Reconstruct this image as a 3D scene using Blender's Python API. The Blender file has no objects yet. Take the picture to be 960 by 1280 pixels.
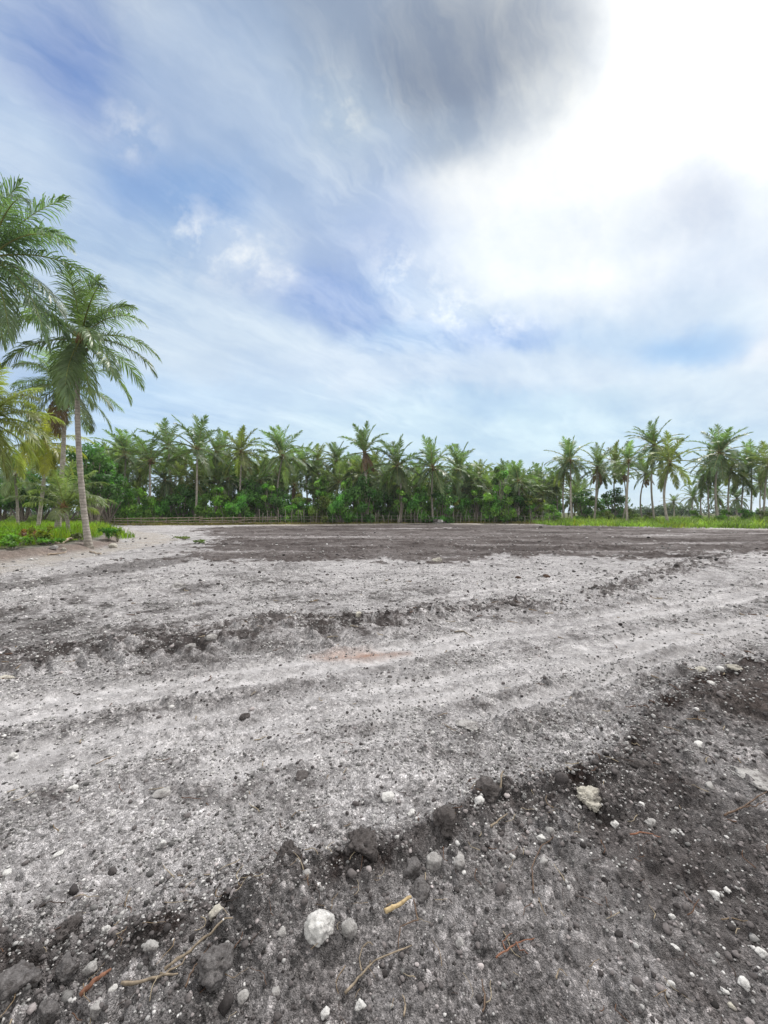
import bpy, math, random
import numpy as np
from mathutils import Vector

R = math.radians
F = 520.0            # focal length in pixels of the 960 x 1280 photograph
CAMH = 1.5           # eye height above the field
HZ = 640.0           # row of the horizon
sc = bpy.context.scene
col = sc.collection

# ------------------------------------------------------------------ camera
cd = bpy.data.cameras.new('camera')
cd.sensor_fit = 'VERTICAL'
cd.sensor_height = 36.0
cd.lens = F / 1280.0 * 36.0
cd.clip_start = 0.05
cd.clip_end = 9000
cam = bpy.data.objects.new('camera', cd)
col.objects.link(cam)
cam.location = (0, 0, CAMH)
cam.rotation_euler = (R(90), 0, 0)
sc.camera = cam

# ------------------------------------------------------------------ exposure
sc.view_settings.view_transform = 'Standard'
sc.view_settings.look = 'None'
sc.view_settings.exposure = 0.0
sc.view_settings.gamma = 1.0
sc.cycles.use_denoising = True
sc.cycles.max_bounces = 6
sc.cycles.transparent_max_bounces = 4

# ------------------------------------------------------------------ sun
SUN_EL, SUN_AZ = 52.0, 30.0          # azimuth measured from +Y towards +X
sd = bpy.data.lights.new('sun', 'SUN')
sd.energy = 3.9
sd.angle = R(3.5)                    # veiled by thin cloud
sd.color = (1.0, 0.97, 0.92)
sun = bpy.data.objects.new('sun', sd)
col.objects.link(sun)
sdir = Vector((math.sin(R(SUN_AZ)) * math.cos(R(SUN_EL)), math.cos(R(SUN_AZ)) * math.cos(R(SUN_EL)), math.sin(R(SUN_EL))))
sun.rotation_euler = sdir.to_track_quat('Z', 'Y').to_euler()
sun.location = (20, 20, 40)

# ------------------------------------------------------------------ world: Nishita sky under a deck of procedural cloud
world = bpy.data.worlds.new('World')
sc.world = world
world.use_nodes = True
SKY_STRENGTH = 0.1


def s2l(c):
    return [((v / 255.0) / 12.92 if v / 255.0 < 0.04045 else ((v / 255.0 + 0.055) / 1.055) ** 2.4) for v in c]


def build_world():
    nt = world.node_tree
    nt.nodes.clear()
    N, L = nt.nodes, nt.links

    def new(t, **kw):
        n = N.new(t)
        for k, v in kw.items():
            setattr(n, k, v)
        return n

    def put(sock, v):
        if isinstance(v, bpy.types.NodeSocket):
            L.new(v, sock)
        else:
            sock.default_value = v

    def M(op, a, b=0.0, c=0.0, clamp=False):
        n = new('ShaderNodeMath', operation=op)
        n.use_clamp = clamp
        put(n.inputs[0], a); put(n.inputs[1], b); put(n.inputs[2], c)
        return n.outputs[0]

    def V(op, a, b=(0, 0, 0), c=(0, 0, 0)):
        n = new('ShaderNodeVectorMath', operation=op)
        put(n.inputs[0], a); put(n.inputs[1], b)
        if op == 'MULTIPLY_ADD':
            put(n.inputs[2], c)
        return n.outputs['Value'] if op in ('DOT_PRODUCT', 'LENGTH') else n.outputs[0]

    tc = new('ShaderNodeTexCoord')
    d = tc.outputs['Generated']
    sep = new('ShaderNodeSeparateXYZ'); L.new(d, sep.inputs[0])
    X, Y, Z = sep.outputs
    # cloud plane seen in perspective: drawn out along one wind direction
    zc = M('ADD', M('MAXIMUM', Z, 0.0), 0.13)
    pl = new('ShaderNodeCombineXYZ')
    L.new(M('DIVIDE', X, zc), pl.inputs[0]); L.new(M('DIVIDE', Y, zc), pl.inputs[1])
    mp = new('ShaderNodeMapping', vector_type='TEXTURE')
    L.new(pl.outputs[0], mp.inputs['Vector'])
    mp.inputs['Rotation'].default_value = (0, 0, math.atan2(1.0, 0.8))
    mp.inputs['Scale'].default_value = (1.9, 0.9, 1.0)

    def noise(vec, scale, detail, rough, dist=0.0):
        n = new('ShaderNodeTexNoise')
        L.new(vec, n.inputs['Vector'])
        n.inputs['Scale'].default_value = scale
        n.inputs['Detail'].default_value = detail
        n.inputs['Roughness'].default_value = rough
        n.inputs['Distortion'].default_value = dist
        return n
    n1 = noise(mp.outputs[0], 1.3, 7, 0.60, 0.0)
    n2 = noise(pl.outputs[0], 1.1, 6, 0.58, 0.0)
    nd = noise(d, 5.0, 5, 0.58, 0.0)
    # direction of every part of the cloud deck, roughened by noise
    ys = M('MAXIMUM', Y, 0.04)
    uv = new('ShaderNodeCombineXYZ')
    L.new(M('DIVIDE', X, ys), uv.inputs[0]); L.new(M('DIVIDE', Z, ys), uv.inputs[1])
    wob = V('MULTIPLY', V('SUBTRACT', nd.outputs['Color'], (0.5, 0.5, 0.5)), (0.20, 0.17, 0.0))
    wob2 = V('MULTIPLY', V('SUBTRACT', n1.outputs['Color'], (0.5, 0.5, 0.5)), (0.05, 0.04, 0.0))
    p = V('ADD', V('ADD', uv.outputs[0], wob), wob2)

    # banks of cloud and clear patches: column, row, half-sizes, tilt, colour, weight
    blobs = [
        (0, 0, 90, 70, 0, (138, 163, 207), 1), (85, 85, 75, 46, -42, (108, 140, 200), 1.6), (0, 190, 90, 60, 0, (184, 204, 231), 1),
        (165, 235, 48, 48, 0, (132, 166, 217), 1.2), (260, 60, 80, 60, -40, (165, 186, 217), 1), (165, 150, 40, 40, 0, (168, 188, 218), .8),
        (340, 90, 60, 60, 0, (168, 189, 218), 1), (330, 180, 70, 50, -40, (172, 193, 223), 1), (235, 150, 50, 50, 0, (160, 182, 216), .8),
        (255, 255, 48, 42, 0, (132, 168, 218), 1.2), (310, 320, 55, 45, -20, (205, 219, 238), 1), (395, 370, 62, 28, -20, (138, 168, 222), 1.3),
        (90, 330, 100, 70, 0, (190, 210, 234), 1), (200, 330, 50, 50, 0, (182, 205, 232), .8), (240, 420, 110, 40, 0, (205, 222, 241), 1.1),
        (180, 505, 120, 26, 0, (184, 212, 243), 1), (430, 260, 60, 60, -30, (168, 189, 223), 1), (420, 130, 40, 60, 0, (178, 197, 217), .8),
        (470, 30, 75, 60, 0, (138, 153, 176), 1.3), (565, 75, 76, 52, -15, (126, 140, 163), 1.6), (640, 22, 78, 50, 20, (130, 145, 167), 1.6), (420, 20, 60, 60, 0, (152, 168, 192), .9), (430, 60, 50, 60, 0, (158, 174, 198), 1), (660, 120, 50, 35, 25, (176, 189, 206), 1),
        (715, 40, 45, 50, 30, (146, 162, 184), 1), (560, 175, 60, 32, 10, (160, 176, 197), 1), (462, 190, 40, 40, 0, (186, 201, 222), .8),
        (600, 228, 65, 34, 15, (250, 252, 254), 1.3), (700, 190, 70, 55, 30, (258, 260, 260), 1.3), (775, 215, 90, 75, 0, (268, 268, 268), 1.2), (760, 290, 60, 40, 0, (246, 250, 254), 1), (940, 250, 45, 50, 0, (224, 233, 246), 1),
        (880, 60, 110, 110, 0, (310, 308, 302), 1.6), (960, 150, 90, 80, 0, (290, 290, 288), 1.1), (752, 352, 48, 36, 0, (264, 265, 265), 1.4), (690, 395, 60, 24, 15, (214, 228, 246), 1.0), (820, 390, 70, 26, 0, (218, 232, 248), 1), (600, 300, 50, 36, 0, (232, 241, 253), 1),
        (868, 238, 52, 42, 0, (186, 199, 223), 2.2), (800, 265, 40, 25, -20, (226, 235, 247), .8), (920, 320, 80, 50, 0, (222, 233, 249), 1), (650, 300, 70, 45, 0, (243, 250, 256), 1),
        (540, 315, 50, 40, -30, (186, 205, 236), 1), (480, 310, 45, 40, 0, (170, 191, 229), 1), (500, 365, 45, 28, 0, (170, 198, 236), 1),
        (570, 385, 45, 28, -20, (202, 220, 243), 1), (625, 422, 55, 18, 0, (134, 174, 232), 1.6), (530, 432, 60, 14, 0, (176, 206, 242), .9),
        (450, 388, 50, 22, 0, (160, 185, 229), .8), (745, 420, 60, 22, 12, (186, 212, 240), 1.1), (870, 438, 65, 20, 12, (164, 200, 240), 1.2),
        (930, 385, 60, 22, 0, (215, 231, 247), 1), (690, 462, 130, 20, -5, (218, 232, 247), 1.2), (480, 468, 150, 20, 0, (217, 231, 248), 1.1),
        (590, 492, 60, 10, 0, (186, 215, 241), 1), (320, 500, 120, 24, 0, (203, 224, 245), 1), (400, 552, 200, 26, 0, (203, 226, 244), 1),
        (720, 550, 200, 30, 0, (202, 227, 245), 1), (900, 500, 110, 22, 8, (212, 229, 245), 1), (100, 560, 150, 30, 0, (198, 222, 243), 1),
        (480, 610, 700, 30, 0, (208, 229, 244), 1.2), (1150, 300, 150, 250, 0, (225, 232, 245), 1), (-200, 300, 150, 250, 0, (178, 200, 230), 1),
        (480, -150, 300, 130, 0, (150, 165, 188), .8), (900, -150, 200, 150, 0, (280, 280, 278), 1),
    ]
    acc = (1.38e-3, 1.36e-3, 1.33e-3)  # unseen sky behind the camera, made extra bright to light camera-facing sides
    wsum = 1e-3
    for px, py, sx, sy, rot, c, w in blobs:
        m = new('ShaderNodeMapping', vector_type='TEXTURE')
        L.new(p, m.inputs['Vector'])
        m.inputs['Location'].default_value = ((px - 480) / F, (HZ - py) / F, 0)
        m.inputs['Rotation'].default_value = (0, 0, R(rot))
        m.inputs['Scale'].default_value = (sx / F, sy / F, 1)
        q = V('DOT_PRODUCT', m.outputs[0], m.outputs[0])
        g = M('MULTIPLY', M('POWER', 2.2, M('MULTIPLY', q, -1.0)), w)
        k = s2l(c)
        acc = V('MULTIPLY_ADD', tuple(k), g, acc)
        wsum = M('ADD', g, wsum)
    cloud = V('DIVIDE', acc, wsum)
    # fibrous streaks: thin bright cirrus and thinner gaps
    st = M('MULTIPLY', M('SUBTRACT', n1.outputs['Fac'], 0.5), 0.75)
    st = M('ADD', st, M('MULTIPLY', M('SUBTRACT', n2.outputs['Fac'], 0.5), 0.55))
    amp = M('MULTIPLY', st, M('MULTIPLY', M('ADD', M('MAXIMUM', Z, 0.0), 0.06), 4.0, clamp=True))
    cloud = V('MULTIPLY', cloud, V('ADD', V('MULTIPLY', (1.15, 0.85, 0.42), amp), (1, 1, 1)))
    # thin torn fibres of cirrus
    mp3 = new('ShaderNodeMapping', vector_type='TEXTURE')
    L.new(V('ADD', pl.outputs[0], V('MULTIPLY', V('SUBTRACT', n2.outputs['Color'], (0.5, 0.5, 0.5)), (0.5, 0.5, 0.0))), mp3.inputs['Vector'])
    mp3.inputs['Rotation'].default_value = (0, 0, math.atan2(1.0, 0.8))
    mp3.inputs['Scale'].default_value = (2.2, 0.55, 1.0)
    n3 = noise(mp3.outputs[0], 2.1, 10, 0.66, 0.25)
    n4 = noise(pl.outputs[0], 0.75, 3, 0.5, 0.3)
    wsp = M('MULTIPLY', M('SMOOTH_MIN', M('MAXIMUM', M('MULTIPLY', M('SUBTRACT', n3.outputs['Fac'], 0.44), 5.5), 0.0), 1.0, 0.3), M('MULTIPLY', M('SUBTRACT', n4.outputs['Fac'], 0.34), 4.5, clamp=True))
    wsp = M('MULTIPLY', wsp, M('MULTIPLY', M('MAXIMUM', Z, 0.0), 5.0, clamp=True))
    lum = V('DOT_PRODUCT', cloud, (0.3, 0.4, 0.3))
    grey = M('MULTIPLY', M('SUBTRACT', lum, 0.24), 7.0, clamp=True)
    wsp = M('MULTIPLY', M('MULTIPLY', wsp, grey), M('MULTIPLY', M('SUBTRACT', 1.0, lum), 1.35, clamp=True))
    cloud = V('ADD', cloud, V('MULTIPLY', (0.42, 0.37, 0.24), wsp))
    # fine grain of the cloud skin, everywhere
    n5 = noise(V('ADD', p, V('MULTIPLY', n2.outputs['Color'], (0.05, 0.05, 0))), 5.0, 9, 0.62, 0.0)
    # small torn cumulus caught under the veil
    n6 = noise(V('ADD', uv.outputs[0], V('MULTIPLY', n5.outputs['Color'], (0.10, 0.07, 0))), 11.0, 9, 0.62, 0.0)
    puffs = 0.0
    for px, py, sx, sy, rot in ((572, 382, 75, 30, -22), (505, 335, 40, 26, -35), (315, 318, 60, 34, -15), (240, 290, 30, 40, 0), (610, 408, 50, 14, -12), (160, 165, 34, 26, -30), (420, 130, 22, 34, 0)):
        m = new('ShaderNodeMapping', vector_type='TEXTURE')
        L.new(p, m.inputs['Vector'])
        m.inputs['Location'].default_value = ((px - 480) / F, (HZ - py) / F, 0)
        m.inputs['Rotation'].default_value = (0, 0, R(rot))
        m.inputs['Scale'].default_value = (sx / F, sy / F, 1)
        puffs = M('ADD', puffs, M('POWER', 2.2, M('MULTIPLY', V('DOT_PRODUCT', m.outputs[0], m.outputs[0]), -1.0)))
    puffs = M('MULTIPLY', puffs, M('MULTIPLY', M('SUBTRACT', n6.outputs['Fac'], 0.46), 5.0, clamp=True))
    cloud = V('ADD', cloud, V('MULTIPLY', (0.30, 0.24, 0.13), puffs))
    cloud = V('MULTIPLY', cloud, V('ADD', (1.0, 1.0, 1.0), V('MULTIPLY', (0.34, 0.28, 0.18), M('SUBTRACT', n5.outputs['Fac'], 0.5))))
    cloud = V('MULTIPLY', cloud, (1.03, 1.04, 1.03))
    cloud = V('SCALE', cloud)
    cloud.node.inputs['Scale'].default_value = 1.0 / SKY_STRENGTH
    sky = new('ShaderNodeTexSky')
    sky.sky_type = 'NISHITA'
    sky.sun_disc = False
    sky.sun_elevation = R(SUN_EL)
    sky.sun_rotation = R(SUN_AZ)
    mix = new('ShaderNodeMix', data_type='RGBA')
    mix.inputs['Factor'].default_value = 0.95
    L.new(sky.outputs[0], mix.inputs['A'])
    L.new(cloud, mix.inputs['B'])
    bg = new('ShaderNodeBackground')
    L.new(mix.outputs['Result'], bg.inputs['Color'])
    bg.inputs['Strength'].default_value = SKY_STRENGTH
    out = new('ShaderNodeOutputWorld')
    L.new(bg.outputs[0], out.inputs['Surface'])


build_world()

# ================================================================== helpers
rng = np.random.default_rng(7)


def hash2(ix, iy, seed):
    h = (ix.astype(np.int64) * 374761393 + iy.astype(np.int64) * 668265263 + seed * 1442695041) & 0xFFFFFFFF
    h = ((h ^ (h >> 13)) * 1274126177) & 0xFFFFFFFF
    h = ((h ^ (h >> 16)) * 2246822519) & 0xFFFFFFFF
    h = h ^ (h >> 15)
    return (h & 0xFFFFFF).astype(np.float64) / 16777216.0


def vnoise(x, y, seed=0):
    """gradient-free smooth value noise, -1..1"""
    ix = np.floor(x); iy = np.floor(y)
    fx = x - ix; fy = y - iy
    fx = fx * fx * fx * (fx * (fx * 6 - 15) + 10); fy = fy * fy * fy * (fy * (fy * 6 - 15) + 10)
    ix = ix.astype(np.int64); iy = iy.astype(np.int64)
    a = hash2(ix, iy, seed); b = hash2(ix + 1, iy, seed); c = hash2(ix, iy + 1, seed); d = hash2(ix + 1, iy + 1, seed)
    return ((a * (1 - fx) + b * fx) * (1 - fy) + (c * (1 - fx) + d * fx) * fy) * 2 - 1


def fbm(x, y, seed, octs=4, gain=0.5):
    s = np.zeros_like(x); a = 1.0; t = 0
    c, n = math.cos(0.6), math.sin(0.6)
    for o in range(octs):
        s += a * vnoise(x, y, seed + o * 17); t += a
        a *= gain
        x, y = (c * x - n * y) * 2.03 + 3.1, (n * x + c * y) * 2.03 - 1.7
    return s / t


def lumps(x, y, cell, seed, prob=0.5, rmin=0.2, rmax=0.62):
    """half-buried lumps: height 0..rmax*cell and a random tone per lump"""
    wx = x / cell + 0.22 * vnoise(x / cell * 1.7, y / cell * 1.7, seed + 91)
    wy = y / cell + 0.22 * vnoise(x / cell * 1.7 + 9, y / cell * 1.7 + 4, seed + 92)
    ix = np.floor(wx).astype(np.int64); iy = np.floor(wy).astype(np.int64)
    h = np.zeros_like(x); tone = np.full_like(x, 0.5)
    for dx in (-1, 0, 1):
        for dy in (-1, 0, 1):
            jx = ix + dx; jy = iy + dy
            a = hash2(jx, jy, seed); b = hash2(jx, jy, seed + 1); c = hash2(jx, jy, seed + 2)
            rr = np.where(c < prob, rmin + (rmax - rmin) * (c / prob) ** 2, 0.0)
            d2 = (wx - jx - 0.15 - 0.7 * a) ** 2 + (wy - jy - 0.15 - 0.7 * b) ** 2
            q = np.sqrt(np.maximum(rr * rr - d2, 0.0)) * 0.9
            up = q > h
            h = np.where(up, q, h)
            tone = np.where(up, hash2(jx, jy, seed + 3), tone)
    return h * cell, tone


def sstep(a, b, x):
    t = np.clip((x - a) / (b - a), 0, 1)
    return t * t * (3 - 2 * t)


def G(px, py, z=0.0):
    d = (CAMH - z) * F / (py - HZ)
    return ((px - 480) / F * d, d)


def at(px, py, d):
    return ((px - 480) / F * d, d, CAMH + (HZ - py) / F * d)


def line_dist(x, y, pts):
    """distance to a polyline, and length along it"""
    best = np.full_like(x, 1e9); along = np.zeros_like(x); side = np.zeros_like(x); s0 = 0.0
    for (ax, ay), (bx, by) in zip(pts[:-1], pts[1:]):
        ex, ey = bx - ax, by - ay
        L2 = ex * ex + ey * ey
        t = np.clip(((x - ax) * ex + (y - ay) * ey) / L2, 0, 1)
        d = np.hypot(x - ax - t * ex, y - ay - t * ey)
        u = d < best
        best = np.where(u, d, best)
        along = np.where(u, s0 + t * math.sqrt(L2), along)
        side = np.where(u, np.sign(ex * (y - ay) - ey * (x - ax)), side)
        s0 += math.sqrt(L2)
    return best, along, side


def poly_sd(x, y, poly):
    """signed distance to a polygon, positive inside"""
    d, _, _ = line_dist(x, y, list(poly) + [poly[0]])
    ins = np.zeros(x.shape, bool)
    n = len(poly)
    for i in range(n):
        (ax, ay), (bx, by) = poly[i], poly[(i + 1) % n]
        if ay == by:
            continue
        c = ((ay > y) != (by > y)) & (x < (bx - ax) * (y - ay) / (by - ay) + ax)
        ins ^= c
    return np.where(ins, d, -d)


def mesh_np(name, V, faces, cols=None, smooth=False, attr='col', midx=None):
    """faces: one (m,k) array or a list of such arrays"""
    me = bpy.data.meshes.new(name)
    V = np.asarray(V, np.float32)
    if not isinstance(faces, (list, tuple)):
        faces = [faces]
    faces = [np.asarray(f, np.int32) for f in faces if len(f)]
    me.vertices.add(len(V)); me.vertices.foreach_set('co', V.ravel())
    li = np.concatenate([f.ravel() for f in faces])
    tot = np.concatenate([np.full(len(f), f.shape[1], np.int32) for f in faces])
    st = np.concatenate([[0], np.cumsum(tot)[:-1]]).astype(np.int32)
    me.loops.add(len(li)); me.loops.foreach_set('vertex_index', li)
    me.polygons.add(len(tot)); me.polygons.foreach_set('loop_start', st)
    if smooth:
        me.polygons.foreach_set('use_smooth', np.ones(len(tot), bool))
    if midx is not None:
        me.polygons.foreach_set('material_index', np.asarray(midx, np.int32))
    me.update(calc_edges=True)
    if cols is not None:
        a = me.attributes.new(attr, 'FLOAT_COLOR', 'POINT')
        c = np.ones((len(V), 4), np.float32); cols = np.asarray(cols); c[:, :cols.shape[1]] = cols
        a.data.foreach_set('color', c.ravel())
    return me


def obj(name, me, mat=None, parent=None, loc=None, rot=None):
    o = bpy.data.objects.new(name, me)
    if mat is not None and me is not None and not me.materials:
        for m in (mat if isinstance(mat, (list, tuple)) else [mat]):
            me.materials.append(m)
    col.objects.link(o)
    if parent is not None:
        o.parent = parent
    if loc is not None:
        o.location = loc
    if rot is not None:
        o.rotation_euler = rot
    return o


def tag(o, label=None, cat=None, group=None, kind=None):
    if label: o['label'] = label
    if cat: o['category'] = cat
    if group: o['group'] = group
    if kind: o['kind'] = kind
    return o


def thing(name, label, cat, loc, group=None, rz=0.0):
    o = bpy.data.objects.new(name, None)
    o.empty_display_size = 0.3
    col.objects.link(o)
    o.location = loc
    o.rotation_euler = (0, 0, rz)
    return tag(o, label, cat, group)


class Acc:
    """collects pieces of one mesh"""
    def __init__(s):
        s.V, s.C, s.F, s.n = [], [], {}, 0

    def add(s, V, F, c):
        V = np.asarray(V, float).reshape(-1, 3)
        F = np.asarray(F, int)
        s.V.append(V)
        s.C.append(np.broadcast_to(np.asarray(c, float), (len(V), 3)).copy())
        s.F.setdefault(F.shape[1], []).append(F + s.n)
        s.n += len(V)

    def mesh(s, name, smooth=False):
        return mesh_np(name, np.concatenate(s.V), [np.concatenate(f) for f in s.F.values()], np.concatenate(s.C), smooth)


def tube(P, rad, k=8, cap=True):
    """tapered tube along points P with a radius per point"""
    P = np.asarray(P, float); n = len(P)
    T = np.gradient(P, axis=0); T /= np.linalg.norm(T, axis=1)[:, None] + 1e-9
    ref = np.array([0.0, 0, 1]) if abs(T[0][2]) < 0.9 else np.array([1.0, 0, 0])
    A = np.cross(T, ref); A /= np.linalg.norm(A, axis=1)[:, None] + 1e-9
    B = np.cross(T, A)
    ph = np.arange(k) * 2 * math.pi / k
    rad = np.broadcast_to(np.asarray(rad, float), (n,)) if np.ndim(rad) < 2 else np.asarray(rad)
    rr = rad[:, None] if rad.ndim == 1 else rad
    V = P[:, None, :] + rr[:, :, None] * (np.cos(ph)[None, :, None] * A[:, None, :] + np.sin(ph)[None, :, None] * B[:, None, :])
    i = np.arange(n - 1)[:, None] * k; j = np.arange(k)[None, :]; j2 = (j + 1) % k
    F = np.stack([i + j, i + j2, i + k + j2, i + k + j], -1).reshape(-1, 4)
    V = V.reshape(-1, 3)
    if cap:
        e = len(V)
        V = np.concatenate([V, P[-1:] + T[-1:] * rad.ravel()[-1] * 0.4, P[:1]])
        jj = np.arange(k); j2 = (jj + 1) % k
        b = (n - 1) * k
        F = np.concatenate([F, np.stack([b + jj, b + j2, np.full(k, e), np.full(k, e)], -1), np.stack([j2, jj, np.full(k, e + 1), np.full(k, e + 1)], -1)])
    return V, F


def tube_mesh_faces(F):
    return F


# ------------------------------------------------------------------ materials
def mat_base(name):
    m = bpy.data.materials.new(name)
    m.use_nodes = True
    nt = m.node_tree
    nt.nodes.clear()
    out = nt.nodes.new('ShaderNodeOutputMaterial')
    return m, nt, out


def nmix(nt, blend, fac, a, b):
    n = nt.nodes.new('ShaderNodeMix')
    n.data_type = 'RGBA'; n.blend_type = blend
    for s, v in (('Factor', fac), ('A', a), ('B', b)):
        if isinstance(v, bpy.types.NodeSocket):
            nt.links.new(v, n.inputs[s])
        elif s == 'Factor':
            n.inputs[s].default_value = v
        else:
            n.inputs[s].default_value = (*v, 1)
    return n.outputs['Result']


def nnoise(nt, scale, detail=4, rough=0.6, vec=None, kind='ShaderNodeTexNoise'):
    n = nt.nodes.new(kind)
    n.inputs['Scale'].default_value = scale
    if kind == 'ShaderNodeTexNoise':
        n.inputs['Detail'].default_value = detail
        n.inputs['Roughness'].default_value = rough
    if vec is not None:
        nt.links.new(vec, n.inputs['Vector'])
    return n


def ramp(nt, sock, stops):
    n = nt.nodes.new('ShaderNodeValToRGB')
    cr = n.color_ramp
    while len(cr.elements) < len(stops):
        cr.elements.new(0.5)
    for e, (p, v) in zip(cr.elements, stops):
        e.position = p
        e.color = (*(v if isinstance(v, tuple) else (v, v, v)), 1)
    nt.links.new(sock, n.inputs[0])
    return n.outputs[0]


def leaf_mat(name, trans=0.35, rough=0.45, spec=0.35, vary=0.35):
    m, nt, out = mat_base(name)
    at_ = nt.nodes.new('ShaderNodeAttribute'); at_.attribute_name = 'col'
    oi = nt.nodes.new('ShaderNodeObjectInfo')
    geo = nt.nodes.new('ShaderNodeNewGeometry')
    n = nnoise(nt, 1.3, 3, 0.6, geo.outputs['Position'])
    v = ramp(nt, n.outputs['Fac'], [(0.3, 1 - vary), (0.7, 1 + vary)])
    v2 = ramp(nt, oi.outputs['Random'], [(0, 0.8), (1, 1.2)])
    c = nmix(nt, 'MULTIPLY', 1.0, at_.outputs['Color'], v)
    c = nmix(nt, 'MULTIPLY', 1.0, c, v2)
    b = nt.nodes.new('ShaderNodeBsdfPrincipled')
    nt.links.new(c, b.inputs['Base Color'])
    b.inputs['Roughness'].default_value = rough
    b.inputs['Specular IOR Level'].default_value = spec
    t = nt.nodes.new('ShaderNodeBsdfTranslucent')
    c2 = nmix(nt, 'MULTIPLY', 1.0, c, (1.5, 1.7, 0.7))
    nt.links.new(c2, t.inputs['Color'])
    ms = nt.nodes.new('ShaderNodeMixShader')
    ms.inputs[0].default_value = trans
    nt.links.new(b.outputs[0], ms.inputs[1]); nt.links.new(t.outputs[0], ms.inputs[2])
    nt.links.new(ms.outputs[0], out.inputs['Surface'])
    return m


def rock_mat(name, lo, hi, scale=40, bump=0.5, stain=None, stain_amt=(0.5, 0.62)):
    m, nt, out = mat_base(name)
    tc = nt.nodes.new('ShaderNodeTexCoord')
    n = nnoise(nt, scale, 8, 0.7, tc.outputs['Object'])
    c = ramp(nt, n.outputs['Fac'], [(0.3, lo), (0.7, hi)])
    if stain:
        n2 = nnoise(nt, scale * 0.4, 6, 0.7, tc.outputs['Object'])
        f = ramp(nt, n2.outputs['Fac'], [(stain_amt[0], 0.0), (stain_amt[1], 0.85)])
        c = nmix(nt, 'MIX', f, c, stain)
    b = nt.nodes.new('ShaderNodeBsdfPrincipled')
    nt.links.new(c, b.inputs['Base Color'])
    b.inputs['Roughness'].default_value = 0.95
    b.inputs['Specular IOR Level'].default_value = 0.15
    nb = nnoise(nt, scale * 2.5, 6, 0.7, tc.outputs['Object'])
    bm = nt.nodes.new('ShaderNodeBump')
    bm.inputs['Strength'].default_value = bump
    bm.inputs['Distance'].default_value = 0.01
    nt.links.new(nb.outputs['Fac'], bm.inputs['Height'])
    nt.links.new(bm.outputs[0], b.inputs['Normal'])
    nt.links.new(b.outputs[0], out.inputs['Surface'])
    return m


def wood_mat(name, lo, hi, scale=8):
    m, nt, out = mat_base(name)
    tc = nt.nodes.new('ShaderNodeTexCoord')
    n = nnoise(nt, scale, 6, 0.65, tc.outputs['Object'])
    c = ramp(nt, n.outputs['Fac'], [(0.3, lo), (0.7, hi)])
    b = nt.nodes.new('ShaderNodeBsdfPrincipled')
    nt.links.new(c, b.inputs['Base Color'])
    b.inputs['Roughness'].default_value = 0.9
    b.inputs['Specular IOR Level'].default_value = 0.15
    nt.links.new(b.outputs[0], out.inputs['Surface'])
    return m


def trunk_mat(name, lo, hi):
    m, nt, out = mat_base(name)
    tc = nt.nodes.new('ShaderNodeTexCoord')
    w = nt.nodes.new('ShaderNodeTexWave')
    w.bands_direction = 'Z'
    w.inputs['Scale'].default_value = 2.6
    w.inputs['Distortion'].default_value = 5.0
    w.inputs['Detail'].default_value = 3
    nt.links.new(tc.outputs['Object'], w.inputs['Vector'])
    n = nnoise(nt, 5, 7, 0.7, tc.outputs['Object'])
    c = ramp(nt, n.outputs['Fac'], [(0.3, lo), (0.68, hi)])
    c = nmix(nt, 'MULTIPLY', 0.75, c, ramp(nt, w.outputs['Fac'], [(0.02, 0.62), (0.22, 1.0)]))
    oi = nt.nodes.new('ShaderNodeObjectInfo')
    c = nmix(nt, 'MULTIPLY', 1.0, c, ramp(nt, oi.outputs['Random'], [(0, 0.75), (1, 1.15)]))
    b = nt.nodes.new('ShaderNodeBsdfPrincipled')
    nt.links.new(c, b.inputs['Base Color'])
    b.inputs['Roughness'].default_value = 0.9
    b.inputs['Specular IOR Level'].default_value = 0.15
    bm = nt.nodes.new('ShaderNodeBump')
    bm.inputs['Strength'].default_value = 0.4
    bm.inputs['Distance'].default_value = 0.02
    nt.links.new(w.outputs['Fac'], bm.inputs['Height'])
    nt.links.new(bm.outputs[0], b.inputs['Normal'])
    nt.links.new(b.outputs[0], out.inputs['Surface'])
    return m


M_PALM = leaf_mat('palm_leaf', 0.40, 0.42, 0.4)
M_LEAF = leaf_mat('broad_leaf', 0.42, 0.5, 0.3)
M_GRASS = leaf_mat('grass_blade', 0.4, 0.6, 0.2, 0.25)
M_TRUNK = trunk_mat('palm_bark', (0.20, 0.175, 0.15), (0.46, 0.42, 0.38))
M_BARK = wood_mat('bark', (0.10, 0.085, 0.07), (0.26, 0.23, 0.19))
M_NUT = wood_mat('coconut_husk', (0.10, 0.08, 0.03), (0.22, 0.13, 0.05), 5)
M_FIBRE = wood_mat('palm_fibre', (0.10, 0.06, 0.03), (0.30, 0.19, 0.10), 10)
M_WHITE = rock_mat('white_limestone', (0.36, 0.35, 0.345), (0.66, 0.65, 0.635), 45, 0.6, (0.15, 0.14, 0.14), (0.50, 0.64))
M_PALE = rock_mat('pale_limestone', (0.20, 0.193, 0.19), (0.46, 0.445, 0.435), 45, 0.7, (0.11, 0.10, 0.10), (0.46, 0.62))
M_CREAM = rock_mat('cream_limestone', (0.30, 0.28, 0.24), (0.56, 0.53, 0.47), 45, 0.7, (0.13, 0.115, 0.11), (0.48, 0.62))
M_CLOD = rock_mat('dark_clod', (0.038, 0.033, 0.032), (0.125, 0.112, 0.11), 60, 0.9, (0.28, 0.27, 0.27), (0.60, 0.72))
M_GREYCLOD = rock_mat('grey_clod', (0.055, 0.05, 0.05), (0.215, 0.203, 0.204), 70, 0.9, (0.05, 0.043, 0.041), (0.5, 0.66))
M_BROWN = rock_mat('brown_clod', (0.035, 0.024, 0.02), (0.10, 0.065, 0.05), 30, 0.9)
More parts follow.
